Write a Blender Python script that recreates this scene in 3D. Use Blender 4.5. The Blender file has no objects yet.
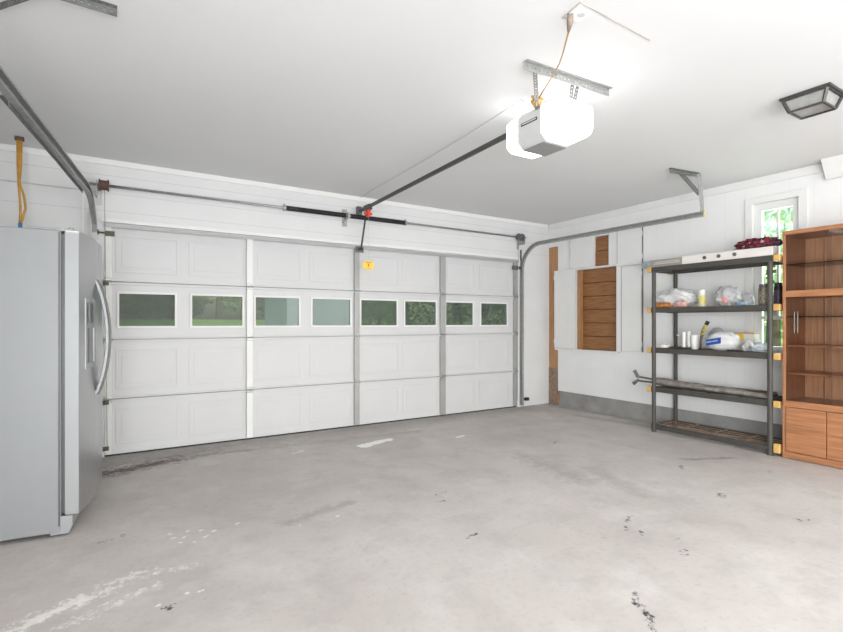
import bpy, bmesh, math, random
from mathutils import Vector, Matrix, noise
scene = bpy.context.scene
COL = scene.collection
PI = math.pi
random.seed(7)

# ---------------------------------------------------------------- camera, world, light, exposure
cam_d = bpy.data.cameras.new('camera')
cam_d.sensor_width = 36.0
cam_d.lens = 491.0 / 843.0 * 36.0
cam_d.shift_y = 7.0 / 843.0
cam_d.clip_start = 0.05
cam_d.clip_end = 400
cam = bpy.data.objects.new('camera', cam_d)
COL.objects.link(cam)
cam.location = (0, -5.35, 1.228)
cam.rotation_euler = (math.radians(90), 0, math.radians(-32))
scene.camera = cam

world = bpy.data.worlds.new('world')
scene.world = world
world.use_nodes = True
wn = world.node_tree
wn.nodes.clear()
wo = wn.nodes.new('ShaderNodeOutputWorld')
wb = wn.nodes.new('ShaderNodeBackground')
ws = wn.nodes.new('ShaderNodeTexSky')
ws.sky_type = 'NISHITA'
ws.sun_disc = False
ws.sun_elevation = math.radians(52)
ws.sun_rotation = math.radians(180)
ws.air_density = 1.6
ws.dust_density = 4.0
wb.inputs['Strength'].default_value = 0.32
wn.links.new(ws.outputs[0], wb.inputs[0])
wn.links.new(wb.outputs[0], wo.inputs[0])

sun_d = bpy.data.lights.new('sun', 'SUN')
sun_d.energy = 3.2
sun_d.angle = math.radians(3)
sun_d.color = (1, 0.96, 0.9)
sun = bpy.data.objects.new('sun', sun_d)
COL.objects.link(sun)
sun.rotation_euler = (math.radians(42), 0, math.radians(-18))


def area(name, loc, rot, sx, sy, power, color=(1, 1, 1)):
    d = bpy.data.lights.new(name, 'AREA')
    d.shape = 'RECTANGLE'
    d.size = sx
    d.size_y = sy
    d.energy = power
    d.color = color
    o = bpy.data.objects.new(name, d)
    COL.objects.link(o)
    o.location = loc
    o.rotation_euler = rot
    return o


# fill light added in an unseen wide opening of the rear wall
area('rear_fill_light', (2.3, -8.95, 1.15), (math.radians(105), 0, math.radians(-8)), 6.0, 2.1, 185, (0.945, 0.975, 1.0))
# added fill for the right wall, in an unseen left wall opening
area('left_fill_light', (-0.95, -7.3, 1.1), (math.radians(93), 0, math.radians(-62)), 2.0, 2.0, 190, (0.945, 0.975, 1.0))
# daylight entering by the small right-hand window
area('side_window_daylight', (5.80, -3.045, 1.7), (math.radians(90), 0, math.radians(90)), 0.34, 1.4, 8, (0.97, 1.0, 0.97))

vs = scene.view_settings
vs.view_transform = 'Standard'
vs.look = 'None'
vs.gamma = 1.0
vs.use_curve_mapping = False
vs.exposure = 0.22


# ---------------------------------------------------------------- materials
def mat(name, color=(0.8, 0.8, 0.8), rough=0.5, metal=0.0, noise_amt=0.0, noise_scale=8.0, bump=0.0, bump_scale=40.0,
        emit=None, emit_s=0.0, spec=0.5, stretch=None, color2=None):
    m = bpy.data.materials.new(name)
    m.use_nodes = True
    nt = m.node_tree
    b = nt.nodes['Principled BSDF']
    b.inputs['Base Color'].default_value = (*color, 1)
    b.inputs['Roughness'].default_value = rough
    b.inputs['Metallic'].default_value = metal
    b.inputs['Specular IOR Level'].default_value = spec
    tc = nt.nodes.new('ShaderNodeTexCoord')
    mp = nt.nodes.new('ShaderNodeMapping')
    nt.links.new(tc.outputs['Object'], mp.inputs['Vector'])
    if stretch:
        mp.inputs['Scale'].default_value = stretch
    nz = nt.nodes.new('ShaderNodeTexNoise')
    nz.inputs['Scale'].default_value = noise_scale
    nz.inputs['Detail'].default_value = 5
    nt.links.new(mp.outputs[0], nz.inputs['Vector'])
    rp = nt.nodes.new('ShaderNodeValToRGB')
    rp.color_ramp.elements[0].position = 0.3
    rp.color_ramp.elements[1].position = 0.7
    c2 = color2 if color2 else tuple(max(0, c * (1 - noise_amt)) for c in color)
    rp.color_ramp.elements[0].color = (*c2, 1)
    rp.color_ramp.elements[1].color = (*color, 1)
    nt.links.new(nz.outputs['Fac'], rp.inputs[0])
    nt.links.new(rp.outputs[0], b.inputs['Base Color'])
    if bump > 0:
        n2 = nt.nodes.new('ShaderNodeTexNoise')
        n2.inputs['Scale'].default_value = bump_scale
        n2.inputs['Detail'].default_value = 4
        nt.links.new(mp.outputs[0], n2.inputs['Vector'])
        bp = nt.nodes.new('ShaderNodeBump')
        bp.inputs['Strength'].default_value = bump
        bp.inputs['Distance'].default_value = 0.01
        nt.links.new(n2.outputs['Fac'], bp.inputs['Height'])
        nt.links.new(bp.outputs[0], b.inputs['Normal'])
    if emit:
        b.inputs['Emission Color'].default_value = (*emit, 1)
        b.inputs['Emission Strength'].default_value = emit_s
    return m


def N(nt, t, **kw):
    n = nt.nodes.new(t)
    for k, v in kw.items():
        setattr(n, k, v)
    return n


def math_n(nt, op, a, b=None, c=None, clamp=False):
    n = nt.nodes.new('ShaderNodeMath')
    n.operation = op
    n.use_clamp = clamp
    for i, v in enumerate((a, b, c)):
        if v is None:
            continue
        if isinstance(v, (int, float)):
            n.inputs[i].default_value = v
        else:
            nt.links.new(v, n.inputs[i])
    return n.outputs[0]


def boards(name, color, axis, period, offset, width=0.004, depth=0.35, rough=0.45, lo=None, hi=None):
    """painted board wall: thin darker joints and a bump at every joint along one world axis"""
    m = mat(name, color, rough, noise_amt=0.05, noise_scale=2.5, bump=0.05, bump_scale=25)
    nt = m.node_tree
    b = nt.nodes['Principled BSDF']
    src = b.inputs['Base Color'].links[0].from_socket
    ge = N(nt, 'ShaderNodeNewGeometry')
    sp = N(nt, 'ShaderNodeSeparateXYZ')
    nt.links.new(ge.outputs['Position'], sp.inputs[0])
    v = sp.outputs['XYZ'.index(axis)]
    t = math_n(nt, 'SUBTRACT', v, offset)
    t = math_n(nt, 'DIVIDE', t, period)
    t = math_n(nt, 'FRACT', t)
    t = math_n(nt, 'SUBTRACT', t, 0.5)
    t = math_n(nt, 'ABSOLUTE', t)
    t = math_n(nt, 'SUBTRACT', 0.5, t)           # 0 at a joint
    t = math_n(nt, 'MULTIPLY', t, period / width)
    t = math_n(nt, 'MINIMUM', t, 1.0)            # 1 away from joints
    j = math_n(nt, 'SUBTRACT', 1.0, t)
    if lo is not None:
        z = sp.outputs[2]
        g = math_n(nt, 'GREATER_THAN', z, lo)
        j = math_n(nt, 'MULTIPLY', j, g)
    j2 = math_n(nt, 'MULTIPLY', j, depth)
    mx = N(nt, 'ShaderNodeMixRGB')
    nt.links.new(j2, mx.inputs[0])
    nt.links.new(src, mx.inputs[1])
    mx.inputs[2].default_value = (0.22, 0.21, 0.20, 1)
    nt.links.new(mx.outputs[0], b.inputs['Base Color'])
    return m


def glass(name, tint, gloss_rough=0.02, refl=0.9, haze=0.0, haze_col=(0.8, 0.8, 0.8)):
    m = bpy.data.materials.new(name)
    m.use_nodes = True
    nt = m.node_tree
    nt.nodes.clear()
    out = N(nt, 'ShaderNodeOutputMaterial')
    tr = N(nt, 'ShaderNodeBsdfTransparent')
    tr.inputs[0].default_value = (*tint, 1)
    gl = N(nt, 'ShaderNodeBsdfGlossy')
    gl.inputs['Roughness'].default_value = gloss_rough
    fr = N(nt, 'ShaderNodeFresnel')
    fr.inputs[0].default_value = 1.45
    k = math_n(nt, 'MULTIPLY', fr.outputs[0], refl)
    mx = N(nt, 'ShaderNodeMixShader')
    nt.links.new(k, mx.inputs[0])
    nt.links.new(tr.outputs[0], mx.inputs[1])
    nt.links.new(gl.outputs[0], mx.inputs[2])
    last = mx.outputs[0]
    if haze > 0:
        df = N(nt, 'ShaderNodeBsdfDiffuse')
        df.inputs[0].default_value = (*haze_col, 1)
        m2 = N(nt, 'ShaderNodeMixShader')
        m2.inputs[0].default_value = haze
        nt.links.new(last, m2.inputs[1])
        nt.links.new(df.outputs[0], m2.inputs[2])
        last = m2.outputs[0]
    nt.links.new(last, out.inputs[0])
    return m


def wood(name, c1, c2, stretch, rough=0.45, scale=6.0):
    return mat(name, c1, rough, color2=c2, noise_scale=scale, stretch=stretch, bump=0.06, bump_scale=12)


def floor_material():
    m = bpy.data.materials.new('stained_concrete')
    m.use_nodes = True
    nt = m.node_tree
    b = nt.nodes['Principled BSDF']
    b.inputs['Roughness'].default_value = 0.62
    b.inputs['Specular IOR Level'].default_value = 0.35
    ge = N(nt, 'ShaderNodeNewGeometry')
    P = ge.outputs['Position']
    def noise_f(scale, detail=6, rough=0.6, off=(0, 0, 0)):
        mp = N(nt, 'ShaderNodeMapping')
        mp.inputs['Location'].default_value = off
        nt.links.new(P, mp.inputs[0])
        n = N(nt, 'ShaderNodeTexNoise')
        n.inputs['Scale'].default_value = scale
        n.inputs['Detail'].default_value = detail
        n.inputs['Roughness'].default_value = rough
        nt.links.new(mp.outputs[0], n.inputs['Vector'])
        return n.outputs['Fac']
    def ramp(f, p0, p1):
        n = N(nt, 'ShaderNodeMapRange')
        n.clamp = True
        nt.links.new(f, n.inputs[0])
        n.inputs[1].default_value = p0
        n.inputs[2].default_value = p1
        return n.outputs[0]
    def mix(fac, a, col):
        n = N(nt, 'ShaderNodeMixRGB')
        if isinstance(fac, (int, float)):
            n.inputs[0].default_value = fac
        else:
            nt.links.new(fac, n.inputs[0])
        if isinstance(a, tuple):
            n.inputs[1].default_value = (*a, 1)
        else:
            nt.links.new(a, n.inputs[1])
        n.inputs[2].default_value = (*col, 1)
        return n.outputs[0]
    big = noise_f(0.9, 4, 0.55)
    mid = noise_f(4.0, 6, 0.65, (3, 1, 0))
    fine = noise_f(30.0, 6, 0.75, (7, 2, 0))
    c = mix(ramp(big, 0.35, 0.68), (0.50, 0.462, 0.438), (0.60, 0.562, 0.535))
    c = mix(math_n(nt, 'MULTIPLY', ramp(mid, 0.48, 0.70), 0.50), c, (0.40, 0.375, 0.355))
    c = mix(math_n(nt, 'MULTIPLY', ramp(fine, 0.52, 0.75), 0.5), c, (0.33, 0.31, 0.295))
    c = mix(math_n(nt, 'MULTIPLY', ramp(noise_f(2.2, 7, 0.7, (11, 5, 0)), 0.52, 0.70), 0.38), c, (0.72, 0.70, 0.67))
    sp = N(nt, 'ShaderNodeSeparateXYZ')
    nt.links.new(P, sp.inputs[0])
    jag = noise_f(9, 7, 0.8, (2, 9, 0))
    jag2 = noise_f(30, 5, 0.75, (5, 4, 0))
    wz = N(nt, 'ShaderNodeTexNoise')
    wz.inputs['Scale'].default_value = 7.0
    wz.inputs['Detail'].default_value = 5
    nt.links.new(P, wz.inputs['Vector'])
    wsp = N(nt, 'ShaderNodeSeparateColor')
    nt.links.new(wz.outputs['Color'], wsp.inputs[0])
    SXn = math_n(nt, 'ADD', sp.outputs[0], math_n(nt, 'MULTIPLY', math_n(nt, 'SUBTRACT', wsp.outputs[0], 0.5), 0.10))
    SYn = math_n(nt, 'ADD', sp.outputs[1], math_n(nt, 'MULTIPLY', math_n(nt, 'SUBTRACT', wsp.outputs[1], 0.5), 0.10))
    patchmask = ramp(noise_f(26, 6, 0.8, (1, 6, 0)), 0.47, 0.56)
    def capsule(p, q, w):
        """distance to a segment divided by its width"""
        dx, dy = q[0] - p[0], q[1] - p[1]
        L2 = max(dx * dx + dy * dy, 1e-6)
        ax = math_n(nt, 'SUBTRACT', SXn, p[0])
        ay = math_n(nt, 'SUBTRACT', SYn, p[1])
        t = math_n(nt, 'ADD', math_n(nt, 'MULTIPLY', ax, dx / L2), math_n(nt, 'MULTIPLY', ay, dy / L2))
        t = math_n(nt, 'MINIMUM', math_n(nt, 'MAXIMUM', t, 0.0), 1.0)
        ex = math_n(nt, 'SUBTRACT', ax, math_n(nt, 'MULTIPLY', t, dx))
        ey = math_n(nt, 'SUBTRACT', ay, math_n(nt, 'MULTIPLY', t, dy))
        d = math_n(nt, 'SQRT', math_n(nt, 'ADD', math_n(nt, 'MULTIPLY', ex, ex), math_n(nt, 'MULTIPLY', ey, ey)))
        return math_n(nt, 'DIVIDE', d, w)
    def stain(p, q, w, col, k=1.0, edge=0.25, jagged=1.6, fineness=0.6, patchy=False):
        nonlocal c
        d = capsule(p, q, w)
        n = math_n(nt, 'ADD', math_n(nt, 'MULTIPLY', math_n(nt, 'SUBTRACT', jag, 0.5), jagged * 2),
                   math_n(nt, 'MULTIPLY', math_n(nt, 'SUBTRACT', jag2, 0.5), fineness * 2))
        d = math_n(nt, 'ADD', d, n)
        f = ramp(d, 1.0, 1.0 - edge)
        if patchy:
            f = math_n(nt, 'MULTIPLY', f, patchmask)
        c = mix(math_n(nt, 'MULTIPLY', f, k), c, col)
    WHT = (0.80, 0.77, 0.73)
    DRK = (0.13, 0.115, 0.105)
    BLK = (0.05, 0.045, 0.045)
    # grime and oily dirt; the band along the door also paints soft contact shade
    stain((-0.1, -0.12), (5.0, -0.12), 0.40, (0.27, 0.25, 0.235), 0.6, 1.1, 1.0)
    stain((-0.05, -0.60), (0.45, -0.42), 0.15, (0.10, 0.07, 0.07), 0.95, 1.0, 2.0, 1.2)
    stain((-0.1, -0.35), (0.8, -0.25), 0.18, (0.24, 0.21, 0.20), 0.5, 1.2, 1.6)
    stain((0.45, -0.40), (1.1, -0.45), 0.06, (0.20, 0.16, 0.15), 0.45, 0.9, 1.8)
    stain((5.55, 0.0), (5.6, -2.0), 0.13, (0.22, 0.205, 0.195), 0.55, 1.2, 1.2)
    stain((5.2, -0.9), (5.4, -1.9), 0.12, (0.22, 0.2, 0.19), 0.5, 1.2, 1.2)
    stain((3.2, -2.0), (3.1, -2.75), 0.16, (0.30, 0.28, 0.265), 0.5, 1.0, 2.2)
    stain((4.35, -2.85), (4.75, -3.05), 0.05, DRK, 0.55, 0.9, 2.0)
    stain((3.4, -2.6), (3.2, -3.2), 0.12, (0.36, 0.34, 0.32), 0.5, 1.0, 2.0)
    stain((0.9, -2.35), (1.35, -2.25), 0.07, (0.27, 0.255, 0.24), 0.45, 0.9, 2.0)
    stain((1.2, -0.45), (2.9, -0.6), 0.10, (0.30, 0.28, 0.265), 0.35, 1.0, 1.6)
    # white paint spills, splashes and patches
    stain((-0.42, -2.86), (-0.12, -2.70), 0.060, WHT, 0.8, 0.4, 1.5, 1.8, True)
    stain((-0.30, -2.80), (-0.12, -2.69), 0.030, WHT, 0.7, 0.3, 1.2, 1.2)
    stain((-0.15, -2.72), (0.10, -2.58), 0.070, WHT, 0.75, 0.4, 1.6, 1.8, True)
    stain((-0.22, -2.92), (0.16, -2.74), 0.030, WHT, 0.7, 0.4, 1.6, 1.8, True)
    stain((0.08, -2.58), (0.34, -2.62), 0.035, WHT, 0.6, 0.5, 1.6, 2.0, True)
    stain((2.10, -0.88), (2.44, -0.78), 0.06, (0.95, 0.95, 0.93), 1.0, 0.2, 0.9, 0.5)
    stain((1.42, -0.79), (1.52, -0.74), 0.035, (0.74, 0.72, 0.70), 0.6, 0.4, 1.3)
    stain((3.12, -1.09), (3.22, -1.05), 0.018, (0.9, 0.9, 0.88), 0.95, 0.2, 0.5)
    for (x, y) in ((0.29, -2.23), (0.36, -2.16), (0.31, -2.30), (0.42, -2.20), (0.48, -2.25), (0.38, -2.34), (0.27, -2.15),
                   (0.34, -2.24), (0.33, -2.92), (0.28, -2.91), (0.95, -2.43), (0.16, -2.94), (1.2, -2.43), (0.62, -2.2),
                   (5.15, -0.85), (1.5, -2.1), (0.44, -2.30)):
        stain((x, y), (x + 0.006, y + 0.003), 0.012, (0.85, 0.83, 0.79), 0.8, 0.5, 1.2, 1.6)
    # dark drips and chips
    trail = [(1.83, -4.17), (1.90, -4.10), (1.95, -4.02), (2.00, -3.98), (1.88, -4.14)]
    for a, q in zip(trail, trail[1:]):
        stain(a, q, 0.014, BLK, 0.95, 0.4, 1.7, 2.4, True)
    for (p, q, w) in (((3.80, -1.80), (3.90, -1.76), 0.022), ((3.70, -3.50), (3.64, -3.53), 0.030), ((4.62, -3.42), (4.58, -3.42), 0.022),
                      ((2.62, -3.49), (2.56, -3.53), 0.016), ((2.64, -3.60), (2.60, -3.62), 0.014), ((2.57, -3.87), (2.60, -3.86), 0.026),
                      ((2.38, -3.52), (2.36, -3.52), 0.017), ((2.80, -3.40), (2.68, -3.46), 0.018), ((2.7, -3.76), (2.72, -3.75), 0.012),
                      ((1.70, -3.09), (1.78, -3.09), 0.014), ((1.88, -2.55), (1.92, -2.57), 0.016), ((2.05, -2.40), (1.95, -2.44), 0.012),
                      ((3.67, -4.03), (3.60, -4.0), 0.020), ((0.03, -2.03), (0.05, -2.02), 0.012), ((-0.08, -2.08), (-0.04, -2.07), 0.010),
                      ((0.20, -2.98), (0.18, -2.99), 0.022), ((4.15, -2.95), (4.05, -3.0), 0.016)):
        stain(p, q, w * 0.95, BLK, 0.95, 0.4, 1.7, 2.4, True)
    nt.links.new(c, b.inputs['Base Color'])
    bp = N(nt, 'ShaderNodeBump')
    bp.inputs['Strength'].default_value = 0.12
    bp.inputs['Distance'].default_value = 0.006
    nt.links.new(math_n(nt, 'ADD', fine, mid), bp.inputs['Height'])
    nt.links.new(bp.outputs[0], b.inputs['Normal'])
    return m


M = {}
M['ceiling'] = mat('painted_ceiling', (0.765, 0.77, 0.775), 0.75, noise_amt=0.03, noise_scale=1.2, bump=0.04, bump_scale=20)
M['front_wall'] = boards('white_horizontal_boards', (0.74, 0.74, 0.745), 'Z', 0.163, 2.257, lo=2.15, depth=0.4)
M['right_wall'] = boards('white_vertical_boards', (0.86, 0.86, 0.86), 'Y', 0.20, 0.03, depth=0.10)
M['white'] = mat('white_paint', (0.82, 0.82, 0.81), 0.45, noise_amt=0.03)
M['bright_white'] = mat('bright_white_plastic', (0.88, 0.88, 0.87), 0.35, noise_amt=0.02)
M['door'] = mat('garage_door_paint', (0.65, 0.65, 0.66), 0.42, noise_amt=0.035, noise_scale=3, bump=0.08, bump_scale=90)
M['stile'] = mat('grey_white_steel', (0.42, 0.42, 0.415), 0.4, 0.2, noise_amt=0.12, noise_scale=6)
M['galv'] = mat('galvanised_steel', (0.50, 0.51, 0.50), 0.42, 0.75, noise_amt=0.25, noise_scale=30)
M['galv_dark'] = mat('dull_galvanised_steel', (0.22, 0.225, 0.22), 0.5, 0.6, noise_amt=0.35, noise_scale=20)
M['rust'] = mat('rusty_cast_iron', (0.16, 0.09, 0.07), 0.7, 0.3, noise_amt=0.4, noise_scale=40)
M['brass'] = mat('greenish_brass', (0.13, 0.125, 0.08), 0.55, 0.5, noise_amt=0.4, noise_scale=60)
M['black'] = mat('black_metal', (0.03, 0.03, 0.032), 0.45, 0.3, noise_amt=0.2)
M['rail'] = mat('dark_grey_rail', (0.10, 0.10, 0.10), 0.4, 0.5, noise_amt=0.2)
M['rubber'] = mat('black_rubber', (0.025, 0.025, 0.025), 0.8, noise_amt=0.2)
M['red'] = mat('red_plastic', (0.75, 0.06, 0.03), 0.4, noise_amt=0.1)
M['yellow'] = mat('yellow_plastic', (0.85, 0.58, 0.05), 0.4, noise_amt=0.05)
M['clip'] = mat('amber_plastic', (0.72, 0.44, 0.14), 0.45, noise_amt=0.2, noise_scale=20)
M['orange_cord'] = mat('orange_cord', (0.62, 0.33, 0.06), 0.5, noise_amt=0.25, noise_scale=30)
M['tan_cord'] = mat('tan_cord', (0.45, 0.26, 0.10), 0.5, noise_amt=0.25, noise_scale=30)
M['blue'] = mat('blue_plastic', (0.06, 0.22, 0.50), 0.4, noise_amt=0.1)
M['concrete'] = mat('grey_concrete', (0.36, 0.355, 0.345), 0.8, noise_amt=0.3, noise_scale=5, bump=0.3, bump_scale=30)
M['pine_v'] = wood('weathered_pine_upright', (0.50, 0.28, 0.13), (0.36, 0.18, 0.08), (8, 8, 0.7))
M['pine_h'] = wood('brown_pine_planks', (0.36, 0.17, 0.065), (0.22, 0.09, 0.03), (8, 0.9, 10))
M['oak_v'] = wood('orange_oak_upright', (0.49, 0.225, 0.105), (0.31, 0.13, 0.058), (9, 9, 0.6), 0.35)
M['oak_h'] = wood('orange_oak_level', (0.49, 0.225, 0.105), (0.31, 0.13, 0.058), (9, 0.6, 9), 0.35)
M['oak_in'] = wood('oak_inside', (0.76, 0.48, 0.29), (0.54, 0.31, 0.17), (9, 9, 0.6), 0.5)
M['shelf'] = mat('grey_brown_plastic', (0.072, 0.065, 0.058), 0.55, noise_amt=0.2, noise_scale=12, bump=0.1)
M['shelf_dusty'] = mat('dusty_brown_plastic', (0.46, 0.31, 0.21), 0.6, noise_amt=0.6, noise_scale=12, bump=0.1)
M['fridge_side'] = mat('pebbled_grey_steel', (0.285, 0.295, 0.305), 0.45, 0.15, noise_amt=0.03, bump=0.08, bump_scale=160)
M['fridge_edge'] = mat('satin_silver', (0.34, 0.35, 0.36), 0.45, 0.2, noise_amt=0.02)
M['steel'] = mat('brushed_stainless', (0.46, 0.465, 0.47), 0.30, 0.85, noise_amt=0.06, noise_scale=30, stretch=(1, 1, 0.05))
M['chrome'] = mat('polished_steel', (0.19, 0.195, 0.20), 0.40, 0.85, noise_amt=0.03)
M['dark_plastic'] = mat('dark_grey_plastic', (0.10, 0.10, 0.105), 0.35, noise_amt=0.1)
M['light_grey'] = mat('light_grey_plastic', (0.60, 0.60, 0.60), 0.4, noise_amt=0.05)
M['lens'] = mat('lit_lamp_lens', (0.95, 0.95, 0.95), 0.4, emit=(1.0, 0.99, 0.97), emit_s=3.2)
M['door_glass'] = glass('dusty_door_glass', (0.62, 0.64, 0.63), 0.05, 0.4, 0.22, (0.26, 0.31, 0.29))
M['door_glass_dim'] = glass('dim_door_glass', (0.34, 0.38, 0.36), 0.08, 0.4, 0.22, (0.22, 0.27, 0.25))
M['window_glass'] = glass('clear_window_glass', (0.93, 0.97, 0.94), 0.02, 0.5)
M['smoked'] = glass('lightly_smoked_cabinet_glass', (0.92, 0.89, 0.87), 0.03, 0.9)
M['frost'] = mat('pearly_lamp_glass', (0.36, 0.36, 0.35), 0.3, noise_amt=0.25, noise_scale=25)
M['bronze'] = mat('dark_bronze', (0.10, 0.095, 0.09), 0.4, 0.6, noise_amt=0.3, noise_scale=30)
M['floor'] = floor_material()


# ---------------------------------------------------------------- mesh helpers
def box(bm, x0, x1, y0, y1, z0, z1):
    v = [bm.verts.new((x, y, z)) for x in (x0, x1) for y in (y0, y1) for z in (z0, z1)]
    for f in ((0, 1, 3, 2), (4, 6, 7, 5), (0, 4, 5, 1), (2, 3, 7, 6), (0, 2, 6, 4), (1, 5, 7, 3)):
        bm.faces.new([v[i] for i in f])


def obox(bm, p, q, w, h, up=Vector((0, 0, 1))):
    """box bar from p to q, w wide and h high"""
    p, q = Vector(p), Vector(q)
    d = (q - p).normalized()
    s = d.cross(up)
    if s.length < 1e-4:
        s = d.cross(Vector((1, 0, 0)))
    s.normalize()
    u = s.cross(d).normalized()
    vs_ = []
    for c in (p, q):
        for a, b in ((-1, -1), (1, -1), (1, 1), (-1, 1)):
            vs_.append(bm.verts.new(c + s * (a * w / 2) + u * (b * h / 2)))
    for f in ((0, 1, 2, 3), (7, 6, 5, 4), (0, 4, 5, 1), (1, 5, 6, 2), (2, 6, 7, 3), (3, 7, 4, 0)):
        bm.faces.new([vs_[i] for i in f])


def prism(bm, pts, axis, a0, a1):
    """closed outline extruded along an axis; pts are the two other coordinates in order"""
    def mk(u, v, a):
        return {'x': (a, u, v), 'y': (u, a, v), 'z': (u, v, a)}[axis]
    A = [bm.verts.new(mk(u, v, a0)) for u, v in pts]
    B = [bm.verts.new(mk(u, v, a1)) for u, v in pts]
    n = len(pts)
    bm.faces.new(A)
    bm.faces.new(B[::-1])
    for i in range(n):
        bm.faces.new((A[i], B[i], B[(i + 1) % n], A[(i + 1) % n]))


def tube(bm, pts, r, n=8, closed=False, radii=None):
    pts = [Vector(p) for p in pts]
    rings = []
    prev = None
    for i, p in enumerate(pts):
        if i == 0:
            d = pts[1] - pts[0]
        elif i == len(pts) - 1:
            d = pts[-1] - pts[-2]
        else:
            d = pts[i + 1] - pts[i - 1]
        d.normalize()
        if prev is None:
            s = d.cross(Vector((0, 0, 1)))
            if s.length < 1e-3:
                s = d.cross(Vector((1, 0, 0)))
        else:
            s = prev - d * prev.dot(d)
        s.normalize()
        prev = s
        u = d.cross(s)
        rr = radii[i] if radii else r
        rings.append([bm.verts.new(p + (s * math.cos(2 * PI * k / n) + u * math.sin(2 * PI * k / n)) * rr) for k in range(n)])
    for a, b in zip(rings, rings[1:]):
        for k in range(n):
            bm.faces.new((a[k], b[k], b[(k + 1) % n], a[(k + 1) % n]))
    bm.faces.new(rings[0])
    bm.faces.new(rings[-1][::-1])


def lathe(bm, prof, c, n=24, axis='z'):
    """prof = [(radius, height)...] spun about a line through c"""
    c = Vector(c)
    rings = []
    for r, h in prof:
        ring = []
        for k in range(n):
            a = 2 * PI * k / n
            u, v = r * math.cos(a), r * math.sin(a)
            ring.append(bm.verts.new(c + Vector({'z': (u, v, h), 'x': (h, u, v), 'y': (v, h, u)}[axis])))
        rings.append(ring)
    for a, b in zip(rings, rings[1:]):
        for k in range(n):
            bm.faces.new((a[k], a[(k + 1) % n], b[(k + 1) % n], b[k]))
    bm.faces.new(rings[0][::-1])
    bm.faces.new(rings[-1])


def sweep(bm, pts, prof, side):
    """sweep a closed outline (side, up) along a path lying in planes that contain 'up'"""
    pts = [Vector(p) for p in pts]
    side = Vector(side).normalized()
    rings = []
    for i, p in enumerate(pts):
        d = (pts[min(i + 1, len(pts) - 1)] - pts[max(i - 1, 0)]).normalized()
        s = (side - d * side.dot(d)).normalized()
        u = s.cross(d).normalized()
        rings.append([bm.verts.new(p + s * a + u * b) for a, b in prof])
    n = len(prof)
    for a, b in zip(rings, rings[1:]):
        for k in range(n):
            bm.faces.new((a[k], b[k], b[(k + 1) % n], a[(k + 1) % n]))
    bm.faces.new(rings[0])
    bm.faces.new(rings[-1][::-1])


def cells(bm, us, vs2, hole, place):
    """solid slab cut by holes: us/vs2 grid lines, hole(u, v) says a cell is empty, place(u, v, side) gives a point"""
    nu, nv = len(us) - 1, len(vs2) - 1
    solid = [[not hole((us[i] + us[i + 1]) / 2, (vs2[j] + vs2[j + 1]) / 2) for j in range(nv)] for i in range(nu)]
    V = {}
    def v(i, j, s):
        if (i, j, s) not in V:
            V[i, j, s] = bm.verts.new(place(us[i], vs2[j], s))
        return V[i, j, s]
    def ok(i, j):
        return 0 <= i < nu and 0 <= j < nv and solid[i][j]
    for i in range(nu):
        for j in range(nv):
            if not solid[i][j]:
                continue
            bm.faces.new((v(i, j, 0), v(i + 1, j, 0), v(i + 1, j + 1, 0), v(i, j + 1, 0)))
            bm.faces.new((v(i, j, 1), v(i, j + 1, 1), v(i + 1, j + 1, 1), v(i + 1, j, 1)))
            if not ok(i - 1, j):
                bm.faces.new((v(i, j, 0), v(i, j + 1, 0), v(i, j + 1, 1), v(i, j, 1)))
            if not ok(i + 1, j):
                bm.faces.new((v(i + 1, j, 0), v(i + 1, j, 1), v(i + 1, j + 1, 1), v(i + 1, j + 1, 0)))
            if not ok(i, j - 1):
                bm.faces.new((v(i, j, 0), v(i, j, 1), v(i + 1, j, 1), v(i + 1, j, 0)))
            if not ok(i, j + 1):
                bm.faces.new((v(i, j + 1, 0), v(i + 1, j + 1, 0), v(i + 1, j + 1, 1), v(i, j + 1, 1)))


def slab(bm, us, vs2, holes, place):
    U = sorted(set(us + [h[0] for h in holes] + [h[1] for h in holes]))
    W = sorted(set(vs2 + [h[2] for h in holes] + [h[3] for h in holes]))
    cells(bm, U, W, lambda u, v: any(h[0] < u < h[1] and h[2] < v < h[3] for h in holes), place)


def new():
    return bmesh.new()


def bx(*a):
    bm = new()
    if isinstance(a[0], (tuple, list)):
        for q in a:
            box(bm, *q)
    else:
        box(bm, *a)
    return bm


def tag(o, label=None, cat=None, group=None, kind=None):
    if label: o['label'] = label
    if cat: o['category'] = cat
    if group: o['group'] = group
    if kind: o['kind'] = kind
    return o


def wmat(o):
    m = Matrix.Identity(4)
    while o is not None:
        m = o.matrix_basis @ m
        o = o.parent
    return m


def obj(name, bm, m, parent=None, bevel=0.0, smooth=False, loc=None, local=False, segs=2, label=None):
    """one mesh object; coordinates are world ones unless local=True"""
    bmesh.ops.recalc_face_normals(bm, faces=bm.faces[:])
    me = bpy.data.meshes.new(name)
    o = bpy.data.objects.new(name, me)
    COL.objects.link(o)
    if parent is not None:
        o.parent = parent
        if not local:
            bmesh.ops.transform(bm, matrix=wmat(parent).inverted(), verts=bm.verts[:])
    elif loc is not None:
        o.location = loc
        if not local:
            bmesh.ops.translate(bm, vec=-Vector(loc), verts=bm.verts[:])
    bm.to_mesh(me)
    bm.free()
    me.materials.append(M[m] if isinstance(m, str) else m)
    if smooth:
        for p in me.polygons:
            p.use_smooth = True
    if bevel > 0:
        b = o.modifiers.new('bevel', 'BEVEL')
        b.width = bevel
        b.segments = segs
        b.limit_method = 'ANGLE'
        b.angle_limit = math.radians(40)
    if label:
        o['label'] = label
    return o


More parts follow.
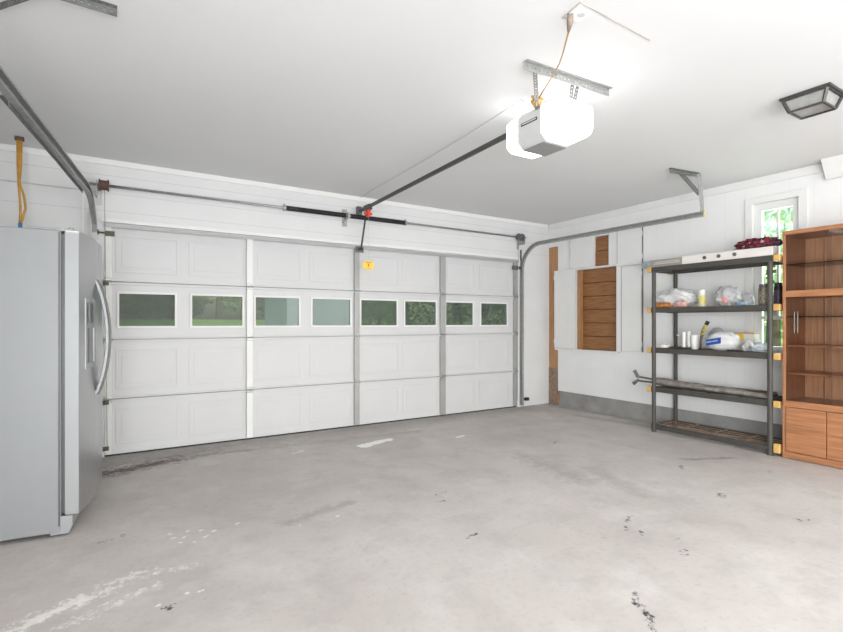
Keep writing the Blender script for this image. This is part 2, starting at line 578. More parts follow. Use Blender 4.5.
def thing(name, label, cat, loc=(0, 0, 0), rz=0.0, group=None, kind=None):
    o = bpy.data.objects.new(name, None)
    COL.objects.link(o)
    o.location = loc
    o.rotation_euler = (0, 0, rz)
    return tag(o, label, cat, group, kind)


def struct(name, bm, m, **kw):
    return tag(obj(name, bm, m, **kw), kind='structure')


def copy_tree(o, parent=None):
    c = o.copy()
    COL.objects.link(c)
    if parent is not None:
        c.parent = parent
    for ch in list(o.children):
        copy_tree(ch, c)
    return c


# ---------------------------------------------------------------- room shell
XL, XR, YB, ZC = -1.0, 5.64, -9.0, 2.73
DX0, DX1, DZ = -0.08, 4.99, 2.135
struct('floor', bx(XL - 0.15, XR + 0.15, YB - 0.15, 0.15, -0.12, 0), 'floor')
struct('ceiling', bx(XL - 0.15, XR + 0.15, YB - 0.15, 0.15, ZC, ZC + 0.12), 'ceiling')

bm = new()
slab(bm, [XL - 0.15, XR + 0.15], [0.0, ZC], [(DX0, DX1, -1, DZ)], lambda u, v, s: (u, 0.0 if s == 0 else 0.15, v))
struct('wall_front', bm, 'front_wall')

W_Y0, W_Y1, W_Z0, W_Z1 = -3.248, -2.842, 0.94, 2.46
bay = (-0.189, -0.001, 0.215, 2.38)
low = (-1.209, -0.545, 0.85, 1.985)
upp = (-1.09, -0.850, 2.01, 2.42)
bm = new()
slab(bm, [YB, -0.0], [0.215, ZC], [bay, low, upp, (W_Y0, W_Y1, W_Z0, W_Z1)],
     lambda u, v, s: (XR if s == 0 else XR + 0.10, u, v))
struct('wall_right', bm, 'right_wall')
# concrete foundation curb below the right wall siding, a dark joint under the siding
struct('baseboard_right', bx(XR + 0.025, XR + 0.11, YB, -0.19, 0, 0.214), 'concrete')
bm = new()
slab(bm, [YB, 0.0], [0.0, ZC], [(-8.3, -6.3, -1, 2.1)], lambda u, v, s: (XL if s == 0 else XL - 0.12, u, v))  # unseen gap added to go with the left fill light
struct('wall_left', bm, 'white')
bm = new()
slab(bm, [XL, XR], [0.0, ZC], [(-0.8, 5.4, -1, 2.4)], lambda u, v, s: (u, YB if s == 0 else YB - 0.12, v))  # unseen wide gap added to let the rear fill light in
struct('wall_rear', bm, 'white')
# exterior sheathing behind the right wall so the bays are closed
bm = new()
slab(bm, [YB, 0.15], [0.0, ZC], [(W_Y0, W_Y1, W_Z0, W_Z1)], lambda u, v, s: (XR + 0.112 if s == 0 else XR + 0.14, u, v))
struct('wall_outer', bm, 'pine_h')

# trims
struct('trim_1', bx(XR - 0.018, XR - 0.0005, YB, -0.02, 2.645, ZC - 0.001), 'white', bevel=0.004)
struct('trim_2', bx(XL, XR - 0.02, -0.016, -0.0005, 2.675, ZC - 0.001), 'white', bevel=0.004)
struct('trim_3', bx(DX0 - 0.17, DX0 - 0.155, -0.012, -0.0005, 0.0, 2.42), 'white')
bm = new()
prism(bm, [(5.49, ZC - 0.001), (XR - 0.019, ZC - 0.001), (XR - 0.019, 2.56), (5.60, 2.56)], 'y', -3.72, -3.47)
struct('trim_4', bm, 'white', bevel=0.004)
# header strip above the garage door
struct('trim_5', bx(DX0 - 0.03, DX1 + 0.02, -0.03, -0.0005, 2.15, 2.185), 'white', bevel=0.003)
struct('trim_6', bx(DX1 + 0.0, DX1 + 0.05, -0.02, -0.0005, 0.0, 2.15), 'white', bevel=0.003)

# seams of the cut-out ceiling patch by the outlet: slim raised tape edges
bm = new()
obox(bm, (1.868, -3.666, ZC - 0.002), (1.846, -3.795, ZC - 0.002), 0.004, 0.003)
obox(bm, (1.846, -3.795, ZC - 0.002), (2.41, -3.783, ZC - 0.002), 0.004, 0.003)
struct('trim_7', bm, mat('dried_joint_tape', (0.52, 0.46, 0.42), 0.7, noise_amt=0.3))

# window in the right wall
win = thing('window_1', 'narrow white double-hung window in the right wall between the shelves and the cabinet', 'window',
            (XR, (W_Y0 + W_Y1) / 2, W_Z0), kind='structure')
yc0, yc1 = W_Y0, W_Y1
bm = new()
slab(bm, [yc0 - 0.075, yc1 + 0.07], [W_Z0 - 0.06, W_Z1 + 0.065], [(yc0, yc1, W_Z0, W_Z1)], lambda u, v, s: (XR - 0.018 if s == 0 else XR - 0.0005, u, v))
obj('window_casing', bm, 'white', win, bevel=0.003)
bm = new()
slab(bm, [yc0, yc1], [W_Z0, W_Z1], [(yc0 + 0.065, yc1 - 0.07, W_Z0 + 0.05, 1.265), (yc0 + 0.065, yc1 - 0.07, 1.30, W_Z1 - 0.075)],
     lambda u, v, s: (XR + 0.03 if s == 0 else XR + 0.07, u, v))
obj('window_sash', bm, 'white', win, bevel=0.004)
obj('mullion', bx(XR + 0.038, XR + 0.062, -3.062, -3.044, 1.30, W_Z1 - 0.075), 'white', win)
obj('pane', bx(XR + 0.047, XR + 0.051, yc0 + 0.064, yc1 - 0.069, W_Z0 + 0.05, W_Z1 - 0.075), 'window_glass', win)
obj('window_sill', bx(XR - 0.05, XR + 0.03, yc0 - 0.06, yc1 + 0.06, W_Z0 - 0.025, W_Z0), 'white', win, bevel=0.004)

# ---------------------------------------------------------------- the sectional garage door
door = thing('door_1', 'wide white sectional garage door with raised panels and a row of eight small windows', 'garage door',
             ((DX0 + DX1) / 2, 0.04, 0), kind='structure')
zs = [0.012, 0.525, 1.075, 1.61, DZ - 0.003]
wins = [(0.026, 0.509), (0.645, 1.145), (1.262, 1.749), (1.887, 2.367), (2.492, 2.995), (3.098, 3.583), (3.726, 4.195), (4.322, 4.816)]
WZ0, WZ1 = 1.19, 1.512
for k in range(4):
    z0, z1 = zs[k] + 0.003, zs[k + 1] - 0.003
    bm = new()
    holes = [(a, b, WZ0, WZ1) for a, b in wins] if k == 2 else []
    slab(bm, [DX0 + 0.004, DX1 - 0.004], [z0, z1], holes, lambda u, v, s: (u, 0.022 if s == 0 else 0.06, v))
    # rolled lips along the top and bottom of every section
    box(bm, DX0 + 0.006, DX1 - 0.006, 0.004, 0.0225, z0, z0 + 0.016)
    box(bm, DX0 + 0.006, DX1 - 0.006, 0.004, 0.0225, z1 - 0.022, z1)
    if k < 3:                                   # tongue that closes the joint to the section above
        box(bm, DX0 + 0.006, DX1 - 0.006, 0.048, 0.058, z1 - 0.001, z1 + 0.0075)
    if k != 2:
        for a, b in wins:                       # embossed panel: an outer ring and a raised field
            p0, p1 = z0 + 0.085, z1 - 0.085
            a0, b0 = a - 0.02, b + 0.02
            for (u0, u1, v0, v1) in ((a0, b0, p0, p0 + 0.016), (a0, b0, p1 - 0.016, p1), (a0, a0 + 0.016, p0 + 0.016, p1 - 0.016),
                                     (b0 - 0.016, b0, p0 + 0.016, p1 - 0.016)):
                box(bm, u0, u1, 0.017, 0.0225, v0, v1)
            box(bm, a0 + 0.05, b0 - 0.05, 0.0185, 0.0225, p0 + 0.05, p1 - 0.05)
    s = obj('door_section', bm, 'door', door, bevel=0.0025, segs=2)
    if k == 2:
        for i, (a, b) in enumerate(wins):
            bm = new()
            slab(bm, [a - 0.010, b + 0.010], [WZ0 - 0.010, WZ1 + 0.010], [(a + 0.010, b - 0.010, WZ0 + 0.010, WZ1 - 0.010)],
                 lambda u, v, s_: (u, 0.008 if s_ == 0 else 0.0215, v))
            obj('window_frame', bm, 'white', s, bevel=0.003)
            obj('pane', bx(a, b, 0.036, 0.040, WZ0, WZ1), 'door_glass_dim' if i == 0 else 'door_glass', s)
for i, (x0, x1) in enumerate(((DX0 + 0.004, -0.025), (1.175, 1.238), (2.405, 2.470), (3.635, 3.715), (4.925, DX1 - 0.004))):
    bm = new()
    for k in range(4):
        box(bm, x0, x1, -0.012, 0.0205, zs[k] + 0.008, zs[k + 1] - 0.008)
    obj('stile', bm, 'white' if i == 1 else ('white' if i == 0 else 'stile'), door, bevel=0.003)
    xc = (x0 + x1) / 2
    for z in zs[1:4]:
        bm = new()
        box(bm, xc - 0.03, xc + 0.03, -0.020, -0.012, z - 0.032, z + 0.032)
        tube(bm, [(xc - 0.034, -0.024, z), (xc + 0.034, -0.024, z)], 0.008)
        for s in (-1, 1):
            tube(bm, [(xc - 0.012, -0.019, z + s * 0.022), (xc - 0.012, -0.026, z + s * 0.022)], 0.006, 6)
        obj('hinge', bm, 'galv', door)
bm = new()
tube(bm, [(DX0 + 0.01, -0.03, 2.05), (DX0 - 0.05, -0.04, 2.05)], 0.008)
box(bm, DX0 + 0.005, DX0 + 0.08, -0.03, -0.012, 2.025, 2.070)
lathe(bm, [(0.022, 0), (0.022, 0.014)], (DX0 - 0.055, -0.04, 2.05), 12, 'x')
obj('roller_bracket', bm, 'brass', door)
bm = new()
box(bm, DX1 - 0.10, DX1 - 0.005, -0.03, -0.006, 2.0, 2.06)
lathe(bm, [(0.022, 0), (0.022, 0.014)], (DX1 + 0.01, -0.04, 2.03), 12, 'x')
obj('roller_bracket', bm, 'galv_dark', door)
for z in (0.08, 0.5, 1.59):
    bm = new()
    box(bm, DX0 + 0.002, DX0 + 0.035, -0.03, -0.012, z - 0.018, z + 0.018)
    lathe(bm, [(0.02, 0), (0.02, 0.014)], (DX0 - 0.01, -0.035, z), 12, 'x')
    obj('roller_bracket', bm, 'brass', door)
# horizontal strut across the door top
bm = new()
prism(bm, [(-0.05, 2.105), (-0.05, 2.135), (0.010, 2.142), (0.010, 2.136), (-0.044, 2.130), (-0.044, 2.105)], 'x', DX0 + 0.01, DX1 - 0.01)
obj('strut', bm, 'stile', door)
obj('weather_seal', bx(DX0 + 0.003, DX1 - 0.003, 0.015, 0.07, 0.0005, 0.014), 'rubber', door)
bm = new()
box(bm, 2.40, 2.50, -0.056, -0.0505, 2.06, 2.13)
box(bm, 2.43, 2.47, -0.085, -0.056, 2.075, 2.105)
obj('arm_bracket', bm, 'galv_dark', door)


# ---------------------------------------------------------------- door tracks
def curve_path(p_bottom, zc, p_end, r=0.36, n=9, x0=None):
    """vertical run, quarter bend into the room (-y), level run; x shifts linearly to the end"""
    x, y, z = p_bottom
    pts = [(x, y, z), (x, y, zc - r)]
    for k in range(1, n):
        a = PI / 2 * k / n
        pts.append((x, y - r + r * math.cos(a), zc - r + r * math.sin(a)))
    pts.append((x, y - r, zc))
    ex, ey, ez = p_end
    for t in (0.33, 0.66, 1.0):
        pts.append((x + (ex - x) * t, (y - r) + (ey - y + r) * t, zc + (ez - zc) * t))
    # spread the sideways drift through the bend as well
    return pts


def c_profile(w=0.03, h=0.052, t=0.004, sgn=1):
    return [(0, -h / 2), (sgn * w, -h / 2), (sgn * w, -h / 2 + 0.012), (sgn * (w - t), -h / 2 + 0.012), (sgn * (w - t), -h / 2 + t),
            (sgn * t, -h / 2 + t), (sgn * t, h / 2 - t), (sgn * (w - t), h / 2 - t), (sgn * (w - t), h / 2 - 0.012), (sgn * w, h / 2 - 0.012),
            (sgn * w, h / 2), (0, h / 2)]


def perforated(bm, p, q, w=0.035, up=(0, 0, 1), t=0.004, hole=0.010, step=0.03):
    """a flat strap from p to q with a row of square holes"""
    p, q, up = Vector(p), Vector(q), Vector(up)
    d = (q - p)
    L = d.length
    d.normalize()
    u = (up - d * up.dot(d)).normalized()
    n = d.cross(u)
    holes = []
    k = step / 2
    while k + hole < L:
        holes.append((k, k + hole, -hole / 2, hole / 2))
        k += step
    slab(bm, [0.0, L], [-w / 2, w / 2], holes, lambda a, b, s: p + d * a + u * b + n * (t * (s - 0.5)))


# right-hand track
tr = thing('garage_door_track', 'galvanised right-hand door track curving up into a level run along the right wall', 'door track',
           (5.05, -0.07, 0), group=None)
pts = curve_path((5.045, -0.06, 0.03), 2.345, (5.05, -2.66, 2.33))
bm = new()
sweep(bm, pts, c_profile(sgn=-1), (1, 0, 0))
obj('track', bm, 'galv', tr)
bm = new()
box(bm, 5.048, 5.052, -0.032, -0.002, 0.03, 2.30)
for z in (0.5, 1.2, 1.8):
    box(bm, 5.045, 5.08, -0.03, -0.003, z, z + 0.05)
obj('jamb_bracket', bm, 'galv_dark', tr)
bm = new()
perforated(bm, (4.56, -2.59, 2.708), (4.97, -2.65, 2.708), 0.045)
perforated(bm, (4.56, -2.59, 2.727), (4.97, -2.65, 2.727), 0.03, up=(0, 1, 0))
obj('ceiling_angle', bm, 'galv_dark', tr)
bm = new()
perforated(bm, (4.955, -2.65, 2.72), (5.04, -2.64, 2.33), 0.046, up=(1, 0, 0))
perforated(bm, (4.97, -2.655, 2.72), (5.052, -2.645, 2.33), 0.03, up=(0, 1, 0))
obj('drop_angle', bm, 'galv', tr)
bm = new()
perforated(bm, (4.72, -2.60, 2.71), (4.985, -2.64, 2.53), 0.056, up=(0.5, 0, 1))
obj('brace', bm, 'galv_dark', tr)
obj('end_glow', bx(5.03, 5.056, -2.668, -2.66, 2.315, 2.345), 'yellow', tr)  # yellow plate added for the glow on the track end's edges

# left-hand track, drifting outwards as it runs back into the room
tl = thing('garage_door_track', 'galvanised left-hand door track rising beside the refrigerator and running along the ceiling corner', 'door track',
           (-0.14, -0.07, 0))
pts = curve_path((-0.166, -0.06, 0.03), 2.335, (-0.485, -2.72, 2.325), r=0.44)
pts = [(x - (0.045 * max(0, -0.06 - y) / 0.44 if y > -0.5 else 0.045 * max(0, (y + 2.72) / 2.22)), y, z) for x, y, z in pts]
bm = new()
sweep(bm, pts, c_profile(sgn=1, w=0.036, h=0.070), (1, 0.0, 0))
obj('track', bm, 'galv', tl)
bm = new()
prism(bm, [(-0.190, -0.020), (-0.172, -0.020), (-0.172, -0.003), (-0.190, -0.003)], 'z', 0.03, 2.30)
obj('jamb_bracket', bm, 'galv', tl)
bm = new()
sweep(bm, [(-0.220, -0.50, 2.315), (-0.30, -1.2, 2.312), (-0.432, -2.28, 2.300)],
      [(0, 0.03), (0.0, -0.025), (-0.045, -0.025), (-0.045, -0.021), (-0.004, -0.021), (-0.004, 0.03)], (1, 0, 0))
obj('stiffening_angle', bm, 'galv_dark', tl)
bm = new()
perforated(bm, (-0.60, -2.62, 2.708), (0.01, -2.595, 2.708), 0.04)
perforated(bm, (-0.60, -2.63, 2.727), (0.01, -2.605, 2.727), 0.03, up=(0, 1, 0))
obj('ceiling_angle', bm, 'galv_dark', tl)
bm = new()
perforated(bm, (-0.50, -2.62, 2.72), (-0.455, -2.66, 2.36), 0.034, up=(1, 0, 0))
obj('drop_angle', bm, 'galv', tl)
bm = new()
perforated(bm, (-0.47, -2.33, 2.715), (-0.26, -2.60, 2.715), 0.034)
obj('brace', bm, 'galv_dark', tl)

# ---------------------------------------------------------------- torsion shaft above the door
ZS = 2.465
YS = -0.10
ts = thing('torsion_shaft', 'steel torsion shaft with dark coil springs mounted across the wall above the garage door', 'torsion spring', (2.45, YS, ZS))
bm = new()
tube(bm, [(-0.20, YS, ZS), (5.07, YS, ZS)], 0.0127, 12)
obj('shaft', bm, 'galv', ts, smooth=True)


def coil(bm, x0, x1, r, wire, turns):
    n = int(turns * 14)
    pts = [(x0 + (x1 - x0) * i / n, YS + r * math.cos(2 * PI * turns * i / n), ZS + r * math.sin(2 * PI * turns * i / n)) for i in range(n + 1)]
    tube(bm, pts, wire, 5)


for a, b in ((1.56, 2.25), (2.31, 3.03)):
    bm = new()
    coil(bm, a, b, 0.023, 0.0042, 74)
    sp_ = obj('spring', bm, 'black', ts, smooth=True)
for x in (1.53, 3.03):
    bm = new()
    lathe(bm, [(0.022, 0), (0.034, 0.004), (0.034, 0.022), (0.028, 0.03)], (x, YS, ZS), 16, 'x')
    box(bm, x + 0.008, x + 0.020, YS - 0.006, YS + 0.006, ZS + 0.03, ZS + 0.046)
    obj('winding_cone', bm, 'galv', ts)
bm = new()
box(bm, 2.268, 2.292, YS - 0.03, -0.0005, ZS - 0.035, ZS + 0.035)
box(bm, 2.25, 2.31, -0.008, -0.0005, ZS - 0.11, ZS + 0.09)
obox(bm, (2.28, YS, ZS - 0.03), (2.22, -0.11, ZS - 0.085), 0.03, 0.012)
obj('centre_bracket', bm, 'galv', ts)
for x, m in ((-0.078, 'rust'), (4.965, 'galv_dark')):
    bm = new()
    lathe(bm, [(0.03, -0.045), (0.052, -0.043), (0.052, -0.032), (0.043, -0.030), (0.043, 0.022), (0.052, 0.024), (0.052, 0.034), (0.03, 0.036)],
          (x, YS, ZS), 20, 'x')
    obj('cable_drum', bm, m, ts)
    bm = new()
    s = -1 if x < 0 else 1
    box(bm, x + s * 0.055, x + s * 0.061, YS - 0.03, -0.0005, ZS - 0.10, ZS + 0.03)
    box(bm, x + s * 0.02, x + s * 0.06, -0.006, -0.0005, ZS - 0.16, ZS + 0.03)
    obj('end_bracket', bm, 'galv', ts)
    bm = new()
    tube(bm, [(x, YS + 0.045, ZS), (x + (0.02 if x < 0 else -0.0), -0.035, 0.10)], 0.0022, 5)
    obj('lift_cable', bm, 'galv_dark', ts)

# ---------------------------------------------------------------- garage door opener
MX0, MX1 = 2.30, 2.59
op = thing('garage_door_opener', 'ceiling-hung white door opener with glowing lamp lenses and a dark rail to the door', 'garage door opener',
           (2.445, -3.0, 2.39))
bm = new()
prism(bm, [(MX0, 2.44), (MX0 + 0.05, 2.395), (MX1 - 0.05, 2.395), (MX1, 2.44), (MX1, 2.60), (MX1 - 0.03, 2.63), (MX0 + 0.03, 2.63), (MX0, 2.60)], 'y', -3.105, -2.885)
body = obj('motor_housing', bm, 'light_grey', op, bevel=0.006)
obj('label_strip', bx(MX0 - 0.003, MX0 + 0.002, -3.07, -2.925, 2.535, 2.555), 'black', body, bevel=0.001)
obj('label_strip', bx(MX0 - 0.0045, MX0 - 0.003, -3.06, -2.935, 2.541, 2.549), 'light_grey', body)
obj('control_panel', bx(MX0 + 0.04, MX1 - 0.04, -3.09, -2.90, 2.391, 2.396), mat('mid_grey_plastic', (0.30, 0.30, 0.30), 0.5, noise_amt=0.1), body, bevel=0.001)


def lens(y0, y1):
    bm = new()
    ys = [y0, y0 + (y1 - y0) * 0.75, y1]
    def ring(y, ins):
        return [(MX0 - 0.012 + ins, y, 2.435 + ins * 0.6), (MX0 + 0.05, y, 2.40 + ins * 0.6), (MX1 - 0.05, y, 2.40 + ins * 0.6),
                (MX1 + 0.012 - ins, y, 2.435 + ins * 0.6), (MX1 + 0.012 - ins, y, 2.60 - ins), (MX1 - 0.03, y, 2.632 - ins),
                (MX0 + 0.03, y, 2.632 - ins), (MX0 - 0.012 + ins, y, 2.60 - ins)]
    R_ = [[bm.verts.new(p) for p in ring(y, ins)] for y, ins in zip(ys, (0.0, 0.008, 0.045))]
    for a, b in zip(R_, R_[1:]):
        for k in range(8):
            bm.faces.new((a[k], a[(k + 1) % 8], b[(k + 1) % 8], b[k]))
    bm.faces.new(R_[0])
    bm.faces.new(R_[-1])
    return bm


obj('lamp_lens', lens(-3.108, -3.30), 'lens', op, bevel=0.01, segs=3)
obj('lamp_lens', lens(-2.882, -2.75), 'lens', op, bevel=0.01, segs=3)
bm = new()
box(bm, 2.437, 2.463, -2.79, -0.20, 2.585, 2.62)
bmesh.ops.delete(bm, geom=bm.verts[:], context='VERTS')
obox(bm, (2.45, -2.72, 2.612), (2.45, -0.02, 2.545), 0.026, 0.034)
obj('rail', bm, 'rail', op, bevel=0.002)
bm = new()
box(bm, 2.42, 2.48, -0.06, -0.0175, 2.50, 2.60)
obj('header_bracket', bm, 'galv_dark', op)
bm = new()
box(bm, 2.425, 2.475, -0.34, -0.20, 2.515, 2.575)
trol = obj('trolley', bm, 'rail', op, bevel=0.004)
bm = new()
box(bm, 2.43, 2.47, -0.31, -0.25, 2.44, 2.515)
tube(bm, [(2.40, -0.28, 2.475), (2.50, -0.28, 2.475)], 0.014, 8)
obj('release_lever', bm, 'red', trol, bevel=0.004)
bm = new()
obox(bm, (2.45, -0.24, 2.52), (2.448, -0.095, 2.09), 0.012, 0.022)
obox(bm, (2.42, -0.09, 2.095), (2.47, -0.09, 2.095), 0.014, 0.02)
obj('door_arm', bm, 'black', op)
bm = new()
tube(bm, [(2.455, -0.28, 2.44), (2.456, -0.285, 2.1), (2.455, -0.28, 1.88)], 0.002, 5)
tube(bm, [(2.455, -0.28, 1.82), (2.455, -0.28, 1.70)], 0.0015, 5)
cord = obj('release_cord', bm, 'light_grey', op)
bm = new()
lathe(bm, [(0.070, -0.002), (0.070, 0.002)], (0, 0, 0), 24, 'y')
bmesh.ops.scale(bm, vec=(1.0, 1, 0.82), verts=bm.verts[:])
bmesh.ops.rotate(bm, cent=(0, 0, 0), matrix=Matrix.Rotation(math.radians(-22), 3, 'Z'), verts=bm.verts[:])
bmesh.ops.translate(bm, vec=(2.455, -0.28, 1.888), verts=bm.verts[:])
tg = obj('warning_tag', bm, 'yellow', cord, label='yellow warning tag')
bm = new()
for (u0, u1, v0, v1) in ((-0.008, 0.008, -0.012, 0.014), (-0.012, 0.012, 0.016, 0.020), (-0.004, 0.004, -0.022, -0.012)):
    box(bm, u0, u1, -0.0035, -0.0022, v0, v1)
bmesh.ops.rotate(bm, cent=(0, 0, 0), matrix=Matrix.Rotation(math.radians(-22), 3, 'Z'), verts=bm.verts[:])
bmesh.ops.translate(bm, vec=(2.455, -0.28, 1.888), verts=bm.verts[:])
obj('warning_mark', bm, 'red', cord)
for (u0, u1, v0, v1) in ((-0.04, 0.04, 0.030, 0.035), (-0.03, 0.03, -0.038, -0.034)):
    bm = bx(u0, u1, -0.0035, -0.0022, v0, v1)
    bmesh.ops.rotate(bm, cent=(0, 0, 0), matrix=Matrix.Rotation(math.radians(-22), 3, 'Z'), verts=bm.verts[:])
    bmesh.ops.translate(bm, vec=(2.455, -0.28, 1.888), verts=bm.verts[:])
    obj('tag_lettering', bm, 'rail', cord)
bm = new()
perforated(bm, (1.99, -3.275, 2.705), (2.69, -3.315, 2.705), 0.045)
perforated(bm, (1.99, -3.285, 2.727), (2.69, -3.325, 2.727), 0.035, up=(0, 1, 0))
obj('ceiling_angle', bm, 'galv', op)
for p, q in (((2.08, -3.27, 2.71), (2.30, -3.07, 2.60)), ((2.38, -3.29, 2.71), (2.44, -3.22, 2.62)), ((2.43, -3.29, 2.71), (2.47, -3.22, 2.62))):
    bm = new()
    perforated(bm, p, q, 0.026, up=(1, 0, 0), hole=0.009, step=0.022)
    obj('hanger_strap', bm, 'galv_dark', op)

# ceiling outlet and the cord that feeds the opener
ot = thing('ceiling_outlet', 'small white square electrical outlet on the ceiling above the opener cord', 'outlet', (1.90, -3.73, ZC))
obj('cover_plate', bx(1.865, 1.955, -3.775, -3.69, ZC - 0.008, ZC - 0.0005), 'bright_white', ot, bevel=0.002)
bm = new()
lathe(bm, [(0.018, 0), (0.018, 0.004)], (1.915, -3.745, ZC - 0.0115), 16)
obj('socket', bm, 'light_grey', ot)
cd = thing('power_cord', 'tan power cord running from the ceiling outlet to a coil beside the opener', 'power cord', (1.87, -3.72, 2.70))
bm = new()
P = [(1.905, -3.675, 2.668), (1.97, -3.60, 2.672), (2.05, -3.51, 2.683), (2.13, -3.41, 2.690), (2.20, -3.29, 2.687), (2.25, -3.18, 2.672), (2.285, -3.10, 2.655)]
tube(bm, P, 0.0042, 8)
obj('cable', bm, 'tan_cord', cd, smooth=True)
bm = new()
tube(bm, [(1.866, -3.722, 2.722), (1.880, -3.705, 2.69), (1.905, -3.675, 2.668)], 0.01, 10, radii=[0.014, 0.016, 0.006])
obj('plug', bm, mat('grey_brown_plug', (0.28, 0.22, 0.18), 0.5), cd, smooth=True)
bm = new()
pp = []
for i in range(90):
    a = i / 90 * 2 * PI * 3.6
    pp.append((2.283 + 0.028 * math.cos(a) + 0.006 * math.sin(2.3 * a), -3.085 + 0.02 * math.sin(a * 0.8), 2.672 - 0.055 * i / 90 * 1.2 + 0.014 * math.sin(a)))
tube(bm, pp, 0.0055, 6)
obj('coil', bm, 'orange_cord', cd, smooth=True)

# thin bell wire running along the ceiling beside the rail
bm = new()
tube(bm, [(2.25, -3.0, 2.66), (2.31, -2.92, 2.722), (2.38, -2.2, 2.7265), (2.42, -1.5, 2.726), (2.46, -0.35, 2.7265), (2.47, -0.03, 2.71)], 0.003, 5)
tag(obj('bell_wire', bm, 'light_grey', loc=(2.4, -1.5, 2.726)), 'thin pale wire stapled along the ceiling beside the opener rail', 'wire')

# door safety sensor by the right jamb
sn = thing('safety_sensor', 'small black safety sensor near the floor beside the right door track', 'sensor', (5.09, -0.08, 0.10))
obj('sensor_bracket', bx(5.056, 5.10, -0.062, -0.056, 0.10, 0.135), 'galv_dark', sn)
bm = new()
box(bm, 5.075, 5.14, -0.10, -0.062, 0.095, 0.14)
obj('sensor_body', bm, 'black', sn, bevel=0.004)

# thin conduit on the front wall, left corner
bm = new()
tube(bm, [(XL + 0.005, -0.012, 2.425), (-0.26, -0.012, 2.425), (-0.245, -0.012, 2.415)], 0.0035, 6)
for x in (-0.75, -0.42):
    box(bm, x - 0.006, x + 0.006, -0.018, -0.0005, 2.417, 2.433)
tag(obj('wall_cable', bm, 'light_grey', loc=(-0.6, -0.012, 2.425)), 'thin grey cable clipped to the front wall above the refrigerator', 'cable')

# ---------------------------------------------------------------- flush ceiling lamp (unlit)
cl = thing('ceiling_lamp', 'unlit square lantern-style ceiling lamp with dark bronze frame and pearly glass', 'ceiling lamp', (3.91, -3.975, ZC))
cx_, cy_ = 3.905, -3.968
ht, hb, zt, zb = 0.120, 0.094, ZC - 0.018, 2.630
obj('base_plate', bx(cx_ - 0.13, cx_ + 0.13, cy_ - 0.14, cy_ + 0.14, ZC - 0.018, ZC - 0.0005), 'bronze', cl, bevel=0.004)
bm = new()
A = [bm.verts.new((cx_ + sx * (ht - 0.006), cy_ + sy * (ht - 0.006), zt)) for sx, sy in ((-1, -1), (1, -1), (1, 1), (-1, 1))]
B = [bm.verts.new((cx_ + sx * (hb - 0.006), cy_ + sy * (hb - 0.006), zb + 0.004)) for sx, sy in ((-1, -1), (1, -1), (1, 1), (-1, 1))]
for k in range(4):
    bm.faces.new((A[k], A[(k + 1) % 4], B[(k + 1) % 4], B[k]))
bm.faces.new(B)
bm.faces.new(A)
obj('glass_shade', bm, 'frost', cl)
bm = new()
T = [(cx_ + sx * ht, cy_ + sy * ht, zt - 0.004) for sx, sy in ((-1, -1), (1, -1), (1, 1), (-1, 1))]
Bo = [(cx_ + sx * hb, cy_ + sy * hb, zb) for sx, sy in ((-1, -1), (1, -1), (1, 1), (-1, 1))]
for k in range(4):
    obox(bm, T[k], T[(k + 1) % 4], 0.012, 0.012)
    obox(bm, Bo[k], Bo[(k + 1) % 4], 0.012, 0.012)
    obox(bm, T[k], Bo[k], 0.016, 0.016)
obj('lamp_frame', bm, 'bronze', cl)

# ---------------------------------------------------------------- refrigerator
FZ = 1.762
fr = thing('refrigerator', 'tall silver side-by-side refrigerator against the left wall, its side facing the room', 'refrigerator',
           (-0.262, -1.86, 0), math.radians(-6.0))
# local frame: +x front (out of the doors), +y to the far side, body behind x=0
FW, FD = 0.905, 0.64
bm = new()
box(bm, -FD, 0, 0, FW, 0.025, FZ)
obj('cabinet', bm, 'fridge_side', fr, bevel=0.006, local=True)
obj('top_cover', bx(-0.16, -0.0, 0.02, FW - 0.02, FZ, FZ + 0.014), 'fridge_edge', fr, bevel=0.004, local=True)
obj('side_seam', bx(-0.012, -0.004, -0.0025, 0.001, 0.06, FZ - 0.01), 'dark_plastic', fr, local=True)
bm = new()
prism(bm, [(-0.05, 0.012), (0.035, 0.012), (0.055, 0.055), (0.055, 0.115), (-0.05, 0.115)], 'y', 0.002, FW - 0.002)
obj('base_grille', bm, 'fridge_edge', fr, bevel=0.004, local=True)
for (x, y) in ((-0.05, 0.05), (-0.05, FW - 0.05), (-FD + 0.05, 0.05), (-FD + 0.05, FW - 0.05)):
    bm = new()
    lathe(bm, [(0.025, 0.0005), (0.025, 0.026)], (x, y, 0), 14)
    obj('foot', bm, 'dark_plastic', fr, local=True)


def bow(y):
    """front face x at local y: gently bowed over the full width"""
    t = (y - FW / 2) / (FW / 2)
    return 0.085 + 0.040 * (1 - t * t)


def fridge_door(y0, y1):
    n = 14
    ys = [y0 + (y1 - y0) * i / n for i in range(n + 1)]
    pts = [(0.018, y0)] + [(bow(y), y) for y in ys] + [(0.018, y1)]
    bm = new()
    prism(bm, pts, 'z', 0.118, FZ + 0.004)
    return bm


